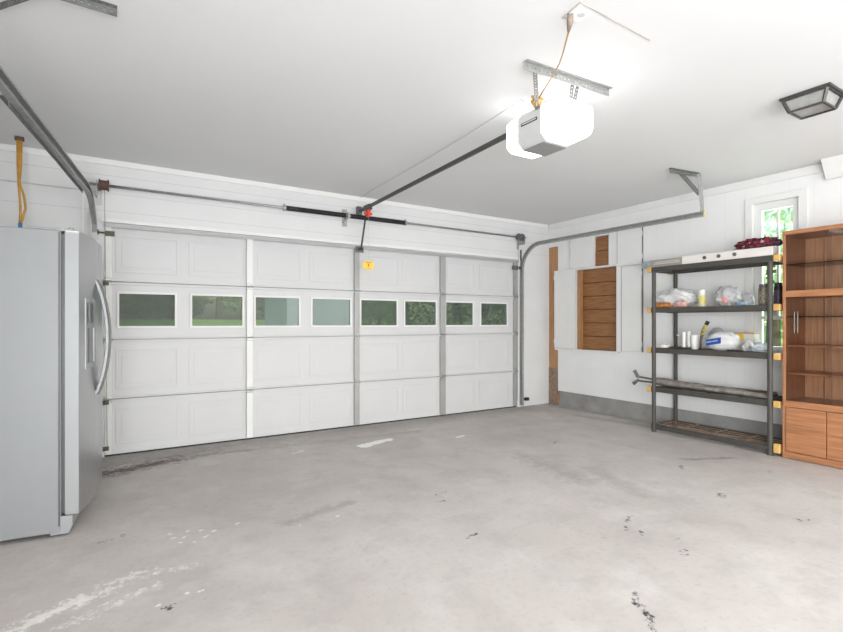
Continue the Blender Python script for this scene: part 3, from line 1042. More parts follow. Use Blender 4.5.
d1 = obj('freezer_door', fridge_door(0.002, 0.392), 'steel', fr, bevel=0.003, local=True)
d2 = obj('fridge_door', fridge_door(0.398, FW - 0.002), 'steel', fr, bevel=0.003, local=True)
obj('door_side', bx(0.019, 0.0845, -0.0015, 0.003, 0.128, FZ - 0.009), 'fridge_edge', d1, local=True)
obj('door_gasket', bx(0.001, 0.018, 0.012, FW - 0.012, 0.13, FZ - 0.02), 'dark_plastic', fr, local=True)
for y in (0.04, FW - 0.04):
    bm = new()
    box(bm, -0.03, 0.06, y - 0.03, y + 0.03, FZ - 0.004, FZ + 0.012)
    lathe(bm, [(0.014, 0), (0.014, 0.012)], (0.04, y, FZ + 0.01), 12)
    obj('hinge_cover', bm, 'fridge_edge', fr, bevel=0.003, local=True)
for y, d in ((0.352, d1), (0.438, d2)):
    bm = new()
    pts = []
    for i in range(25):
        t = i / 24
        z = 0.76 + 0.75 * t
        pts.append((bow(y) - 0.006 + 0.070 * math.sin(PI * t) ** 0.7, y, z))
    sweep(bm, pts, [(-0.017, -0.011), (0.017, -0.011), (0.017, 0.009), (-0.017, 0.009)], (0, 1, 0))
    obj('handle', bm, 'chrome', d, bevel=0.003, smooth=False, local=True)
bm = new()
slab(bm, [0.10, 0.30], [0.95, 1.38], [(0.125, 0.275, 0.985, 1.20)], lambda u, v, s: (bow(u) + (0.006 if s == 0 else -0.004), u, v))
dsp = obj('dispenser', bm, 'fridge_edge', d1, bevel=0.002, local=True)
obj('dispenser_display', bx(bow(0.2) + 0.002, bow(0.2) + 0.010, 0.12, 0.28, 1.23, 1.35), 'dark_plastic', dsp, local=True)
obj('dispenser_recess', bx(bow(0.2) - 0.010, bow(0.2) - 0.002, 0.126, 0.274, 0.986, 1.199), 'dark_plastic', dsp, local=True)
obj('door_base', bx(0.03, 0.085, 0.03, FW - 0.03, 0.115, 0.126), 'dark_plastic', fr, local=True)

# orange cord hanging from the ceiling behind the refrigerator
oc = thing('hanging_cord', 'doubled orange cord with a blue plug hanging from the ceiling above the refrigerator', 'cord', (-0.652, -0.30, ZC))
bm = new()
X, Y = -0.652, -0.27
a = [(X - 0.012, Y, 2.705), (X - 0.010, Y, 2.5), (X - 0.004, Y, 2.33), (X + 0.004, Y, 2.2), (X + 0.006, Y, 2.10), (X + 0.002, Y, 2.03)]
b = [(X + 0.012, Y, 2.705), (X + 0.010, Y, 2.5), (X + 0.0, Y, 2.36), (X + 0.028, Y, 2.26), (X + 0.040, Y, 2.16), (X + 0.022, Y, 2.08), (X + 0.008, Y, 2.03)]
tube(bm, a, 0.009, 7)
tube(bm, b, 0.009, 7)
tube(bm, [(X, Y - 0.008, 2.705), (X, Y - 0.008, 2.5), (X - 0.001, Y - 0.008, 2.33)], 0.008, 7)
obj('cable', bm, 'orange_cord', oc, smooth=True)
bm = new()
tube(bm, [(X + 0.005, Y, 2.035), (X + 0.006, Y, 1.955)], 0.014, 10)
obj('plug', bm, 'blue', oc, smooth=True, label='blue plug')
obj('staple', bx(X - 0.03, X + 0.03, Y - 0.02, Y + 0.02, 2.70, ZC - 0.0005), 'rust', oc, bevel=0.003)

# ---------------------------------------------------------------- exposed post and the built-in wall cupboard
pc = thing('corner_post', 'bare brown timber post in the corner between the garage door wall and the right wall', 'timber post', (XR + 0.05, -0.1, 0))
obj('post', bx(XR + 0.006, XR + 0.098, -0.187, -0.003, 0.0005, 2.378), 'pine_v', pc, bevel=0.003)
obj('post_foot', bx(XR + 0.001, XR + 0.0055, -0.187, -0.003, 0.0005, 0.55), mat('dirty_grey_wood', (0.34, 0.24, 0.17), 0.8, noise_amt=0.4, noise_scale=18, bump=0.3), pc)

wc = thing('wall_cupboard', 'white cupboard built into the right wall, open with brown plank back and shutters folded aside', 'cupboard', (XR, -0.87, 0.85))


def planks(y0, y1, z0, z1, n, x):
    bm = new()
    h = (z1 - z0) / n
    for i in range(n):
        box(bm, x + (0.006 if i % 2 else 0), x + 0.02, y0, y1, z0 + i * h + 0.004, z0 + (i + 1) * h - 0.004)
    return bm


obj('back_panel', planks(low[0] + 0.002, low[1] - 0.002, low[2] + 0.002, low[3] - 0.002, 6, XR + 0.080), 'pine_h', wc, bevel=0.002)
obj('back_panel', planks(upp[0] + 0.002, upp[1] - 0.002, upp[2] + 0.002, upp[3] - 0.002, 2, XR + 0.012), 'pine_h', wc, bevel=0.002)
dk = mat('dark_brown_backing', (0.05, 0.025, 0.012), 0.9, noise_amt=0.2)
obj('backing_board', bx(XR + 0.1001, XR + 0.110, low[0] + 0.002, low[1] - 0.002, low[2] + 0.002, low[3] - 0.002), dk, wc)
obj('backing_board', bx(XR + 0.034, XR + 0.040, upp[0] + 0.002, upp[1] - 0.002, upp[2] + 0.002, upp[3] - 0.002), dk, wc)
obj('side_post', bx(XR + 0.001, XR + 0.079, low[1] - 0.045, low[1] - 0.002, low[2] + 0.002, low[3] - 0.002), 'pine_v', wc, bevel=0.002)
obj('sill', bx(XR - 0.03, XR + 0.001, -1.25, -0.15, 0.825, 0.849), 'white', wc, bevel=0.003)
obj('lintel', bx(XR - 0.022, XR + 0.0, -1.25, -0.43, 1.985, 2.008), 'white', wc, bevel=0.002)
sh = [(-0.528, -0.150, 0.853, 2.008, 5.600, 'left shutter folded back flat'), (-1.578, -1.296, 0.862, 1.955, 5.612, None),
      (-0.850, -0.440, 2.010, 2.440, 5.612, None), (-1.580, -1.232, 1.972, 2.46, 5.612, None)]
for (y0, y1, z0, z1, x, lb) in sh:
    bm = new()
    box(bm, x, x + 0.02, y0, y1, z0, z1)
    s = obj('shutter', bm, 'white', wc, bevel=0.003)
    for z in (z0 + 0.10, z1 - 0.10):
        ye = y0 if y0 < -1.2 else y1
        obj('hinge', bx(x + 0.002, x + 0.012, ye - 0.010, ye + 0.010, z - 0.03, z + 0.03), 'white', s)
he = mat('brown_grey_edge', (0.20, 0.15, 0.13), 0.7, noise_amt=0.3)
for (y0, y1, z0, z1) in ((-1.293, -1.284, 0.86, 1.955), (-1.590, -1.583, 0.86, 1.955), (-1.230, -1.222, 1.972, 2.46), (-1.589, -1.583, 1.972, 2.46),
                         (-0.437, -0.428, 2.01, 2.44)):
    obj('hinge_edge', bx(XR - 0.016, XR - 0.0005, y0, y1, z0, z1), he, wc)
obj('face_frame', bx((XR - 0.02, XR - 0.0005, -1.280, -1.211, 0.85, 1.984), (XR - 0.02, XR - 0.0005, -1.220, -1.092, 2.009, 2.44)), 'white', wc, bevel=0.003)

# ---------------------------------------------------------------- plastic shelving unit
SX0, SX1 = 5.165, 5.60
SY0, SY1 = -3.225, -2.005
su = thing('shelving_unit', 'dark grey five-tier plastic shelving unit with amber corner clips standing against the right wall', 'shelving',
           ((SX0 + SX1) / 2, (SY0 + SY1) / 2, 0))
tiers = [0.085, 0.505, 0.945, 1.40, 1.858]      # top faces
for i, z in enumerate(tiers):
    bm = new()
    h = 0.054
    box(bm, SX0, SX0 + 0.018, SY0, SY1, z - h, z)
    box(bm, SX1 - 0.018, SX1, SY0, SY1, z - h, z)
    box(bm, SX0 + 0.018, SX1 - 0.018, SY0, SY0 + 0.018, z - h, z)
    box(bm, SX0 + 0.018, SX1 - 0.018, SY1 - 0.018, SY1, z - h, z)
    sf = obj('shelf', bm, 'shelf', su, bevel=0.002, segs=1)
    bm = new()
    n = 5
    for k in range(1, n):
        x = SX0 + (SX1 - SX0) * k / n
        box(bm, x - 0.007, x + 0.007, SY0 + 0.018, SY1 - 0.018, z - 0.006, z - 0.0005)
    for k in range(1, 4):
        y = SY0 + (SY1 - SY0) * k / 4
        box(bm, SX0 + 0.018, SX1 - 0.018, y - 0.008, y + 0.008, z - 0.007, z)
    obj('slat_grid', bm, 'shelf_dusty' if i == 0 else 'shelf', sf)
for (x, y) in ((SX0 + 0.004, SY1 - 0.03), (SX0 + 0.004, SY0 + 0.03), (SX1 - 0.004, SY1 - 0.03), (SX1 - 0.004, SY0 + 0.03)):
    bm = new()
    lathe(bm, [(0.024, 0.0005), (0.0225, 0.03), (0.0225, 1.80)], (x, y, 0), 16)
    obj('post', bm, 'shelf', su, smooth=False)
for z in tiers[1:]:
    for y0, y1 in ((SY1 + 0.0, SY1 + 0.05), (SY0 - 0.055, SY0 - 0.0)):
        for x0, x1 in ((SX0 - 0.012, SX0 + 0.04), (SX1 - 0.04, SX1 + 0.0)):
            obj('corner_clip', bx(x0, x1, y0, y1, z - 0.058, z + 0.004), 'clip', su, bevel=0.008)
obj('corner_clip', bx(SX0 - 0.012, SX0 + 0.04, SY0 - 0.055, SY0, 0.03, 0.115), 'clip', su, bevel=0.008)


# ------------------------------------------------ things on the shelves
def bag_mesh(c, rx, ry, rz, seed, crumple=0.26, top_pinch=0.25, nu=40, nv=24):
    bm = new()
    rows = []
    for j in range(nv + 1):
        ph = -PI / 2 + PI * j / nv
        row = []
        for i in range(nu):
            th = 2 * PI * i / nu
            ct, st = math.cos(th), math.sin(th)
            e = 0.75
            x = math.copysign(abs(ct) ** e, ct) * max(math.cos(ph), 0) ** 0.55
            y = math.copysign(abs(st) ** e, st) * max(math.cos(ph), 0) ** 0.55
            z = math.copysign(abs(math.sin(ph)) ** 0.85, math.sin(ph))
            k = 1 - top_pinch * max(0, z) ** 2
            nz = noise.noise(Vector((x * 2.1 + seed, y * 2.1, z * 2.1))) + 0.6 * abs(noise.noise(Vector((x * 5 + seed, y * 5 + 3, z * 5))))
            s = 1 + crumple * nz
            zz = z * rz * (s if z > 0 else 1)
            row.append(bm.verts.new((c[0] + x * rx * k * s, c[1] + y * ry * k * s, c[2] + rz + zz)))
        rows.append(row)
    for a, b in zip(rows, rows[1:]):
        for i in range(nu):
            bm.faces.new((a[i], a[(i + 1) % nu], b[(i + 1) % nu], b[i]))
    bmesh.ops.remove_doubles(bm, verts=bm.verts[:], dist=0.0004)
    return bm


def film(name, color, alpha=0.5):
    m = mat(name, color, 0.25, noise_amt=0.12, noise_scale=20, bump=0.5, bump_scale=30)
    m.node_tree.nodes['Principled BSDF'].inputs['Alpha'].default_value = alpha
    return m


T4 = tiers[4] + 0.0005
# long white strip with sockets on the top tier
lb = thing('light_strip', 'long white strip with three round sockets lying along the top shelf', 'light strip', (5.21, -2.5, T4))
obj('strip_body', bx(5.175, 5.26, -3.215, -2.355, T4, T4 + 0.085), mat('warm_white_enamel', (0.78, 0.74, 0.70), 0.4, noise_amt=0.05), lb, bevel=0.004)
obj('strip_cover', bx(5.175, 5.26, -2.355, -1.98, T4, T4 + 0.080), mat('grey_brown_sleeve', (0.33, 0.31, 0.28), 0.5, noise_amt=0.15), lb, bevel=0.003)
bm = new()
box(bm, 5.1725, 5.175, -2.33, -2.03, T4 + 0.030, T4 + 0.038)
box(bm, 5.1725, 5.175, -2.33, -2.05, T4 + 0.048, T4 + 0.055)
obj('cover_stripe', bm, mat('pale_stripe', (0.60, 0.56, 0.50), 0.5), lb)
obj('end_cap', bx(5.17, 5.265, -1.98, -1.88, T4, T4 + 0.075), mat('blue_grey_metal', (0.36, 0.42, 0.45), 0.4, 0.3, noise_amt=0.3, noise_scale=30), lb, bevel=0.005)
for y in (-2.595, -2.735, -2.885):
    bm = new()
    lathe(bm, [(0.018, 0.0), (0.018, -0.008), (0.010, -0.010)], (5.175, y, T4 + 0.045), 16, 'x')
    obj('socket', bm, 'dark_plastic', lb)

# dark red checked cloth, crumpled on the strip end
plaid = mat('checked_cloth', (0.30, 0.02, 0.035), 0.9, color2=(0.30, 0.02, 0.035), bump=0.5, bump_scale=60)
nt = plaid.node_tree
ck = N(nt, 'ShaderNodeTexChecker')
ck.inputs['Scale'].default_value = 34
ck.inputs[1].default_value = (0.24, 0.018, 0.03, 1)
ck.inputs[2].default_value = (0.02, 0.015, 0.03, 1)
tcn = N(nt, 'ShaderNodeTexCoord')
nt.links.new(tcn.outputs['Object'], ck.inputs['Vector'])
vz = N(nt, 'ShaderNodeTexNoise')
vz.inputs['Scale'].default_value = 26
nt.links.new(tcn.outputs['Object'], vz.inputs['Vector'])
mx = N(nt, 'ShaderNodeMixRGB')
nt.links.new(math_n(nt, 'GREATER_THAN', vz.outputs['Fac'], 0.64), mx.inputs[0])
nt.links.new(ck.outputs[0], mx.inputs[1])
mx.inputs[2].default_value = (0.62, 0.40, 0.38, 1)
nt.links.new(mx.outputs[0], nt.nodes['Principled BSDF'].inputs['Base Color'])
bm = bag_mesh((5.222, -3.065, T4 + 0.0865), 0.055, 0.145, 0.040, 4.2, 0.8, 0.1, 64, 28)
tag(obj('folded_cloth', bm, plaid, loc=(5.222, -3.065, T4 + 0.0865), smooth=True), 'crumpled dark red and black checked cloth on top of the long white strip', 'cloth')
bm = bag_mesh((5.225, -3.235, T4 + 0.0865), 0.04, 0.032, 0.030, 9.2, 0.35, 0.2, 30, 16)
tag(obj('navy_glove', bm, mat('navy_fabric', (0.015, 0.02, 0.045), 0.9, bump=0.4), loc=(5.225, -3.235, T4 + 0.0865), smooth=True),
    'small crumpled navy fabric bundle at the cabinet end of the top shelf', 'fabric bundle').name = 'fabric_bundle'

T3 = tiers[3] + 0.0005
# bag with orange packets, left of the second tier
t = thing('grocery_bag', 'white translucent grocery bag with orange packets at the left of the second shelf', 'plastic bag', (5.36, -2.17, T3))
obj('film', bag_mesh((5.37, -2.17, T3), 0.12, 0.20, 0.100, 1.3, 0.40, 0.35), film('milky_film', (0.86, 0.86, 0.86), 0.80), t, smooth=True)
bm = bag_mesh((5.235, -2.10, T3), 0.02, 0.10, 0.028, 5.0, 0.3, 0.1, 26, 12)
obj('packet', bm, mat('orange_packet', (0.78, 0.35, 0.08), 0.4, color2=(0.25, 0.06, 0.03), noise_scale=28), t, smooth=True)
bm = bag_mesh((5.235, -2.31, T3), 0.02, 0.075, 0.034, 7.0, 0.3, 0.1, 26, 12)
obj('packet', bm, mat('pink_red_packet', (0.82, 0.62, 0.56), 0.4, color2=(0.45, 0.14, 0.10), noise_scale=32), t, smooth=True)


def can(name, label, cat, c, r, h, body_m, band_m, lid_m, band=(0.15, 0.8), group=None, cap=None):
    t = thing(name, label, cat, c, group=group)
    bm = new()
    lathe(bm, [(r * 0.94, 0), (r, 0.004), (r, h - 0.012), (r * 0.75, h - 0.002), (r * 0.75, h)], c, 24)
    obj('body', bm, body_m, t, smooth=False)
    bm = new()
    lathe(bm, [(r + 0.0012, h * band[0]), (r + 0.0012, h * band[1])], c, 24)
    obj('wrapper', bm, band_m, t)
    bm = new()
    lathe(bm, [(r * 0.86, h - 0.006), (r * 0.88, h + 0.020), (r * 0.8, h + 0.026)] if cap is None else cap, c, 20)
    obj('cap', bm, lid_m, t)
    return t


can('jar', 'small jar with yellow-green wrapper beside the bag of orange packets', 'jar', (5.32, -2.49, T3), 0.036, 0.155,
    mat('pale_glass_body', (0.72, 0.72, 0.66), 0.3), mat('yellow_green_wrapper', (0.55, 0.58, 0.10), 0.4, color2=(0.75, 0.60, 0.35), noise_scale=40), 'bright_white', (0.1, 0.8))
tall = mat('dark_can_print', (0.03, 0.03, 0.035), 0.35, color2=(0.30, 0.26, 0.18), noise_scale=60)
can('spray_can', 'dark spray can with tan print and grey cap just left of the shelving post', 'spray can', (5.30, -3.085, T3), 0.042, 0.175,
    tall, mat('tan_black_print', (0.02, 0.02, 0.02), 0.4, color2=(0.38, 0.32, 0.20), noise_scale=70), 'dark_plastic', (0.1, 0.72))
can('spray_can', 'black spray can with black cap between the shelving post and the wooden cabinet', 'spray can', (5.36, -3.185, T3), 0.036, 0.185,
    'black', mat('violet_black_print', (0.015, 0.012, 0.02), 0.4, color2=(0.10, 0.07, 0.14), noise_scale=60), 'black', (0.1, 0.75))

t = thing('plastic_bag', 'thin grey-white plastic bag with a red emblem in the middle of the second shelf', 'plastic bag', (5.33, -2.72, T3))
obj('film', bag_mesh((5.35, -2.735, T3), 0.10, 0.10, 0.095, 12.0, 0.42, 0.15), film('grey_film', (0.62, 0.62, 0.63), 0.8), t, smooth=True)
bm = bag_mesh((5.253, -2.755, T3 + 0.035), 0.010, 0.035, 0.038, 3.0, 0.3, 0.1, 20, 12)
obj('emblem', bm, mat('red_print', (0.80, 0.15, 0.12), 0.4, color2=(0.85, 0.45, 0.42), noise_scale=35), t, smooth=True)
t = thing('grey_bag', 'small clear bag bunched beside the red-marked plastic bag', 'plastic bag', (5.34, -2.87, T3))
t.name = 'clear_bag'
obj('film', bag_mesh((5.36, -2.925, T3), 0.05, 0.045, 0.06, 22.0, 0.4, 0.5, 30, 18), film('clear_grey_film', (0.55, 0.57, 0.58), 0.7), t, smooth=True)
obj('blue_lid', bx(5.215, 5.255, -2.97, -2.87, T3, T3 + 0.03), mat('navy_box', (0.02, 0.08, 0.20), 0.4, color2=(0.35, 0.5, 0.65), noise_scale=45), t, bevel=0.004)

T2 = tiers[2] + 0.0005
t = thing('white_rag', 'small crumpled white rag at the left end of the third shelf', 'rag', (5.27, -2.15, T2))
t2 = obj('cloth', bag_mesh((5.26, -2.095, T2), 0.05, 0.045, 0.020, 31.0, 0.5, 0.1, 30, 14), mat('white_cotton', (0.78, 0.77, 0.75), 0.9, bump=0.4), t, smooth=True)
bm = new()
lathe(bm, [(0.10, 0.0), (0.115, 0.012), (0.115, 0.020), (0.10, 0.018), (0.09, 0.010)], (5.34, -2.275, T2), 28)
tag(obj('candle_dish', bm, mat('dark_olive_metal', (0.05, 0.055, 0.04), 0.5), loc=(5.34, -2.275, T2)), 'round dark shallow dish holding pale candles on the third shelf', 'dish')
gC = 'pale candles on the dark dish'
for i, (x, y, h) in enumerate(((5.31, -2.30, 0.17), (5.33, -2.345, 0.18))):
    t = thing('candle', 'slim pale candle standing on the dark dish, ' + ('farther from the white cup' if i == 0 else 'nearer to the white cup'), 'candle', (x, y, T2 + 0.0105), group=gC)
    bm = new()
    lathe(bm, [(0.017, 0.0), (0.017, h), (0.012, h + 0.003)], (x, y, T2 + 0.0105), 16)
    obj('wax', bm, 'bright_white', t)
    bm = new()
    tube(bm, [(x, y, T2 + h + 0.0125), (x, y + 0.001, T2 + h + 0.024)], 0.0015, 5)
    obj('wick', bm, 'black', t)
bm = new()
tube(bm, [(5.27, -2.255, T2 + 0.0105), (5.27, -2.255, T2 + 0.16)], 0.003, 6)
lathe(bm, [(0.004, 0), (0.013, 0.006), (0.013, 0.022), (0.004, 0.028)], (5.27, -2.255, T2 + 0.135), 12)
tag(obj('metal_pick', bm, 'galv', loc=(5.27, -2.255, T2)), 'thin metal spike with a small ball top standing in the dark dish', 'spike').name = 'candle_spike'
bm = new()
lathe(bm, [(0.030, 0), (0.040, 0.15), (0.0415, 0.154), (0.036, 0.150), (0.028, 0.01)], (5.30, -2.425, T2), 24)
tag(obj('cup', bm, 'bright_white', loc=(5.30, -2.425, T2)), 'tall white cup between the candles and the yellow-gripped hand tool', 'cup')

t = thing('hand_saw', 'small hand tool with black and yellow grip leaning on the printed bag', 'hand tool', (5.26, -2.545, T2))
bm = new()
tube(bm, [(5.245, -2.515, T2 + 0.001), (5.245, -2.518, T2 + 0.09), (5.25, -2.528, T2 + 0.16)], 0.013, 8)
obj('shank', bm, mat('brown_metal', (0.12, 0.09, 0.08), 0.5, 0.4), t, smooth=True)
bm = new()
tube(bm, [(5.25, -2.528, T2 + 0.155), (5.25, -2.545, T2 + 0.21), (5.25, -2.575, T2 + 0.27)], 0.019, 10)
obj('grip', bm, mat('yellow_black_grip', (0.62, 0.56, 0.12), 0.5, color2=(0.03, 0.03, 0.02), noise_scale=45), t, smooth=True)
bm = new()
tube(bm, [(5.25, -2.573, T2 + 0.266), (5.25, -2.59, T2 + 0.298)], 0.0195, 10)
obj('grip_end', bm, 'rubber', t, smooth=True)
t.name = 'pruning_tool'

t = thing('store_bag', 'bulging white plastic bag with a blue printed band on the third shelf', 'plastic bag', (5.34, -2.705, T2))
obj('film', bag_mesh((5.335, -2.700, T2), 0.092, 0.145, 0.095, 41.0, 0.14, 0.2), film('white_film', (0.84, 0.84, 0.85), 0.9), t, smooth=True)
bm = new()
for i in range(10):
    pass
vsl = []
for i in range(9):
    y = -2.575 - 0.15 * i / 8
    x = 5.232 - 0.006 * math.sin(PI * i / 8)
    z = T2 + 0.045 + 0.03 * i / 8
    vsl.append(((x, y, z), (x, y, z + 0.062)))
A = [[bm.verts.new((p[0] + dx, p[1], p[2])) for p in col] for dx in (0, 0.004) for col in vsl]
for s in (0, 9):
    for i in range(8):
        bm.faces.new((A[s + i][0], A[s + i + 1][0], A[s + i + 1][1], A[s + i][1]))
for i in range(8):
    bm.faces.new((A[i][0], A[9 + i][0], A[10 + i][0], A[i + 1][0]))
    bm.faces.new((A[i][1], A[i + 1][1], A[10 + i][1], A[9 + i][1]))
bm.faces.new((A[0][0], A[0][1], A[9][1], A[9][0]))
bm.faces.new((A[8][0], A[17][0], A[17][1], A[8][1]))
pb = obj('printed_band', bm, mat('blue_print', (0.02, 0.08, 0.36), 0.4, noise_amt=0.2), t)
bm = new()
for i, (u, w_) in enumerate(((0.018, 0.012), (0.036, 0.012), (0.054, 0.014), (0.076, 0.012), (0.095, 0.014), (0.114, 0.012))):
    y = -2.575 - u
    z = T2 + 0.045 + 0.03 * u / 0.15
    box(bm, 5.2235, 5.2265, y - w_ / 2, y + w_ / 2, z + 0.028, z + 0.040)
obj('band_lettering', bm, mat('pale_blue_print', (0.45, 0.60, 0.85), 0.4), t)

bm = bag_mesh((5.52, -2.55, T2), 0.045, 0.10, 0.11, 51.0, 0.2, 0.5, 30, 18)
tag(obj('grey_sack', bm, mat('grey_fabric', (0.42, 0.40, 0.43), 0.8, bump=0.4), loc=(5.47, -2.56, T2), smooth=True),
    'grey fabric sack slumped behind the printed bag', 'sack')
t = thing('yellow_box', 'white carton with yellow and brown top edge at the back of the third shelf', 'carton', (5.49, -2.80, T2))
obj('carton_body', bx(5.47, 5.58, -2.93, -2.72, T2, T2 + 0.17), mat('cream_card', (0.72, 0.71, 0.66), 0.7), t, bevel=0.003)
obj('carton_lid', bx(5.465, 5.585, -2.935, -2.715, T2 + 0.1705, T2 + 0.185), mat('tan_edge', (0.60, 0.36, 0.20), 0.6), t, bevel=0.002)
obj('carton_sticker', bx(5.468, 5.4695, -2.83, -2.74, T2 + 0.11, T2 + 0.168), 'yellow', t)
t.name = 'carton'
t = thing('clear_bag', 'crumpled clear bag with blue print lying near the right post of the third shelf', 'plastic bag', (5.30, -3.03, T2))
obj('film', bag_mesh((5.30, -3.065, T2), 0.08, 0.07, 0.045, 61.0, 0.5, 0.4), film('blue_clear_film', (0.74, 0.80, 0.86), 0.75), t, smooth=True)
obj('print', bx(5.204, 5.210, -3.02, -2.97, T2 + 0.025, T2 + 0.033), mat('blue_ink', (0.15, 0.30, 0.5), 0.5), t)
bm = bag_mesh((5.36, -2.925, T2), 0.055, 0.04, 0.05, 71.0, 0.5, 0.4)
tag(obj('tissue_wad', bm, film('pearly_film', (0.80, 0.79, 0.76), 0.85), loc=(5.36, -2.86, T2), smooth=True),
    'crumpled pale wrapping between the printed bag and the clear bag', 'wrapping')
tag(obj('tray', bx(5.19, 5.24, -2.93, -2.80, T2, T2 + 0.016), 'black', loc=(5.21, -2.86, T2), bevel=0.003),
    'low flat black tray at the front edge of the third shelf', 'tray')

# folded camp chair lying along the fourth tier
T1 = tiers[1] + 0.0005
t = thing('folded_camp_chair', 'folded grey camp chair lying along the fourth shelf with its feet sticking out left', 'camp chair', (5.33, -2.4, T1))
bm = new()
n = 26
rows = []
for i in range(n + 1):
    u = i / n
    y = -1.98 - 1.17 * u
    hz = 0.040 * (1 - 0.35 * u) * (1 + 0.25 * noise.noise(Vector((u * 5, 0, 3))))
    hx = 0.050 + 0.045 * math.sin(PI * min(1, u * 1.15)) + 0.010 * noise.noise(Vector((u * 8, 2, 0)))
    xo = 5.272 + 0.015 * math.sin(u * 5)
    zo = T1 + hz + 0.002 + 0.014 * (1 - u)
    row = []
    for k in range(16):
        a = 2 * PI * k / 16
        f = 1 + 0.16 * noise.noise(Vector((math.cos(a) * 2, math.sin(a) * 2, u * 12)))
        row.append(bm.verts.new((xo + hx * math.cos(a) * f, y, zo + hz * math.sin(a) * f)))
    rows.append(row)
for a, b in zip(rows, rows[1:]):
    for k in range(16):
        bm.faces.new((a[k], b[k], b[(k + 1) % 16], a[(k + 1) % 16]))
bm.faces.new(rows[0])
bm.faces.new(rows[-1][::-1])
obj('fabric', bm, mat('dusty_grey_canvas', (0.36, 0.325, 0.295), 0.85, color2=(0.14, 0.12, 0.11), noise_scale=14, bump=0.6, bump_scale=50), t, smooth=True)
for (p, q, f) in (((5.27, -2.0, T1 + 0.035), (5.30, -1.74, T1 + 0.035), 'x'), ((5.33, -2.0, T1 + 0.06), (5.30, -1.72, T1 + 0.085), 'x')):
    bm = new()
    tube(bm, [p, q], 0.011, 8)
    obj('leg', bm, 'galv_dark', t, smooth=True)
for (p, q) in (((5.30, -1.755, T1 + 0.045), (5.30, -1.69, T1 - 0.004)), ((5.30, -1.76, T1 + 0.07), (5.30, -1.70, T1 + 0.15))):
    bm = new()
    tube(bm, [p, q], 0.018, 10, radii=[0.014, 0.024])
    obj('foot', bm, mat('grey_rubber', (0.16, 0.16, 0.17), 0.6), t, smooth=True)
bm = new()
tube(bm, [(5.43, -2.02, T1 + 0.03), (5.42, -2.6, T1 + 0.035), (5.43, -3.15, T1 + 0.03)], 0.010, 8)
tube(bm, [(5.40, -2.02, T1 + 0.055), (5.40, -2.6, T1 + 0.05), (5.41, -3.15, T1 + 0.05)], 0.009, 8)
obj('frame_tube', bm, mat('brown_tube', (0.14, 0.10, 0.08), 0.5, 0.3), t, smooth=True)

# ---------------------------------------------------------------- wooden display cabinet
CX0, CX1 = 5.17, 5.60
CY1, CY0 = -3.295, -4.25
CH = 2.062
cb = thing('display_cabinet', 'tall orange oak display cabinet with sliding glass doors above and plain doors below', 'cabinet',
           ((CX0 + CX1) / 2, (CY0 + CY1) / 2, 0))
tk = 0.022
obj('side_panel', bx(CX0, CX1, CY1 - tk, CY1, 0.0005, CH - 0.037), 'oak_v', cb, bevel=0.002)
obj('side_panel', bx(CX0, CX1, CY0, CY0 + tk, 0.0005, CH - 0.037), 'oak_v', cb, bevel=0.002)
obj('top', bx(CX0 - 0.008, CX1, CY0, CY1, CH - 0.036, CH), 'oak_h', cb, bevel=0.003)
obj('back_panel', bx(CX1 - 0.010, CX1, CY0 + tk, CY1 - tk, 0.05, CH - 0.037), 'oak_in', cb)
a0, a1 = CY0 + tk + 0.0005, CY1 - tk - 0.0005
obj('middle_rail', bx(CX0 - 0.004, CX1 - 0.012, a0, CY1 - 0.001, 1.462, 1.520), 'oak_h', cb, bevel=0.003)
obj('lower_rail', bx(CX0 - 0.004, CX1 - 0.012, a0, CY1 - 0.001, 0.470, 0.525), 'oak_h', cb, bevel=0.003)
obj('plinth', bx(CX0 - 0.002, CX1 - 0.012, a0, CY1 - 0.001, 0.006, 0.062), 'oak_h', cb, bevel=0.003)
for z, gl in ((1.755, True), (1.28, True)):
    obj('glass_shelf', bx(CX0 + 0.035, CX1 - 0.012, a0, a1, z, z + 0.007), glass('shelf_glass', (0.45, 0.50, 0.45), 0.03, 1.0), cb)
for z in (1.012, 0.762):
    obj('shelf', bx(CX0 + 0.035, CX1 - 0.012, a0, a1, z, z + 0.018), 'oak_h', cb, bevel=0.001)
ym = -3.635
for (z0, z1) in ((1.522, CH - 0.038), (0.527, 1.460)):
    obj('glass_door', bx(CX0 + 0.010, CX0 + 0.0145, ym - 0.02, a1, z0, z1), 'smoked', cb)
    obj('glass_door', bx(CX0 + 0.020, CX0 + 0.0245, a0, ym + 0.02, z0, z1), 'smoked', cb)
for y in (-3.385, -3.41):
    obj('reflection_strip', bx(CX0 + 0.006, CX0 + 0.0095, y - 0.002, y + 0.002, 1.14, 1.33), 'stile', cb)  # slim strips added for the reflection lines on the glass
bm = new()
box(bm, CX1 - 0.016, CX1 - 0.0105, -3.47, -3.46, 0.53, 2.02)
box(bm, CX1 - 0.016, CX1 - 0.0105, -3.80, -3.79, 0.53, 2.02)
obj('back_batten', bm, 'oak_v', cb)
nd = 3
wd = (a1 - a0) / nd
for k in range(nd):
    y1 = a1 - k * wd - 0.003
    y0 = a1 - (k + 1) * wd + 0.003
    bm = new()
    box(bm, CX0 + 0.002, CX0 + 0.020, y0, y1, 0.066, 0.466)
    obj('cabinet_door', bm, 'oak_h', cb, bevel=0.003)
obj('door_backing', bx(CX0 + 0.022, CX0 + 0.03, a0, a1, 0.062, 0.468), mat('dark_oak_core', (0.12, 0.06, 0.03), 0.8), cb)

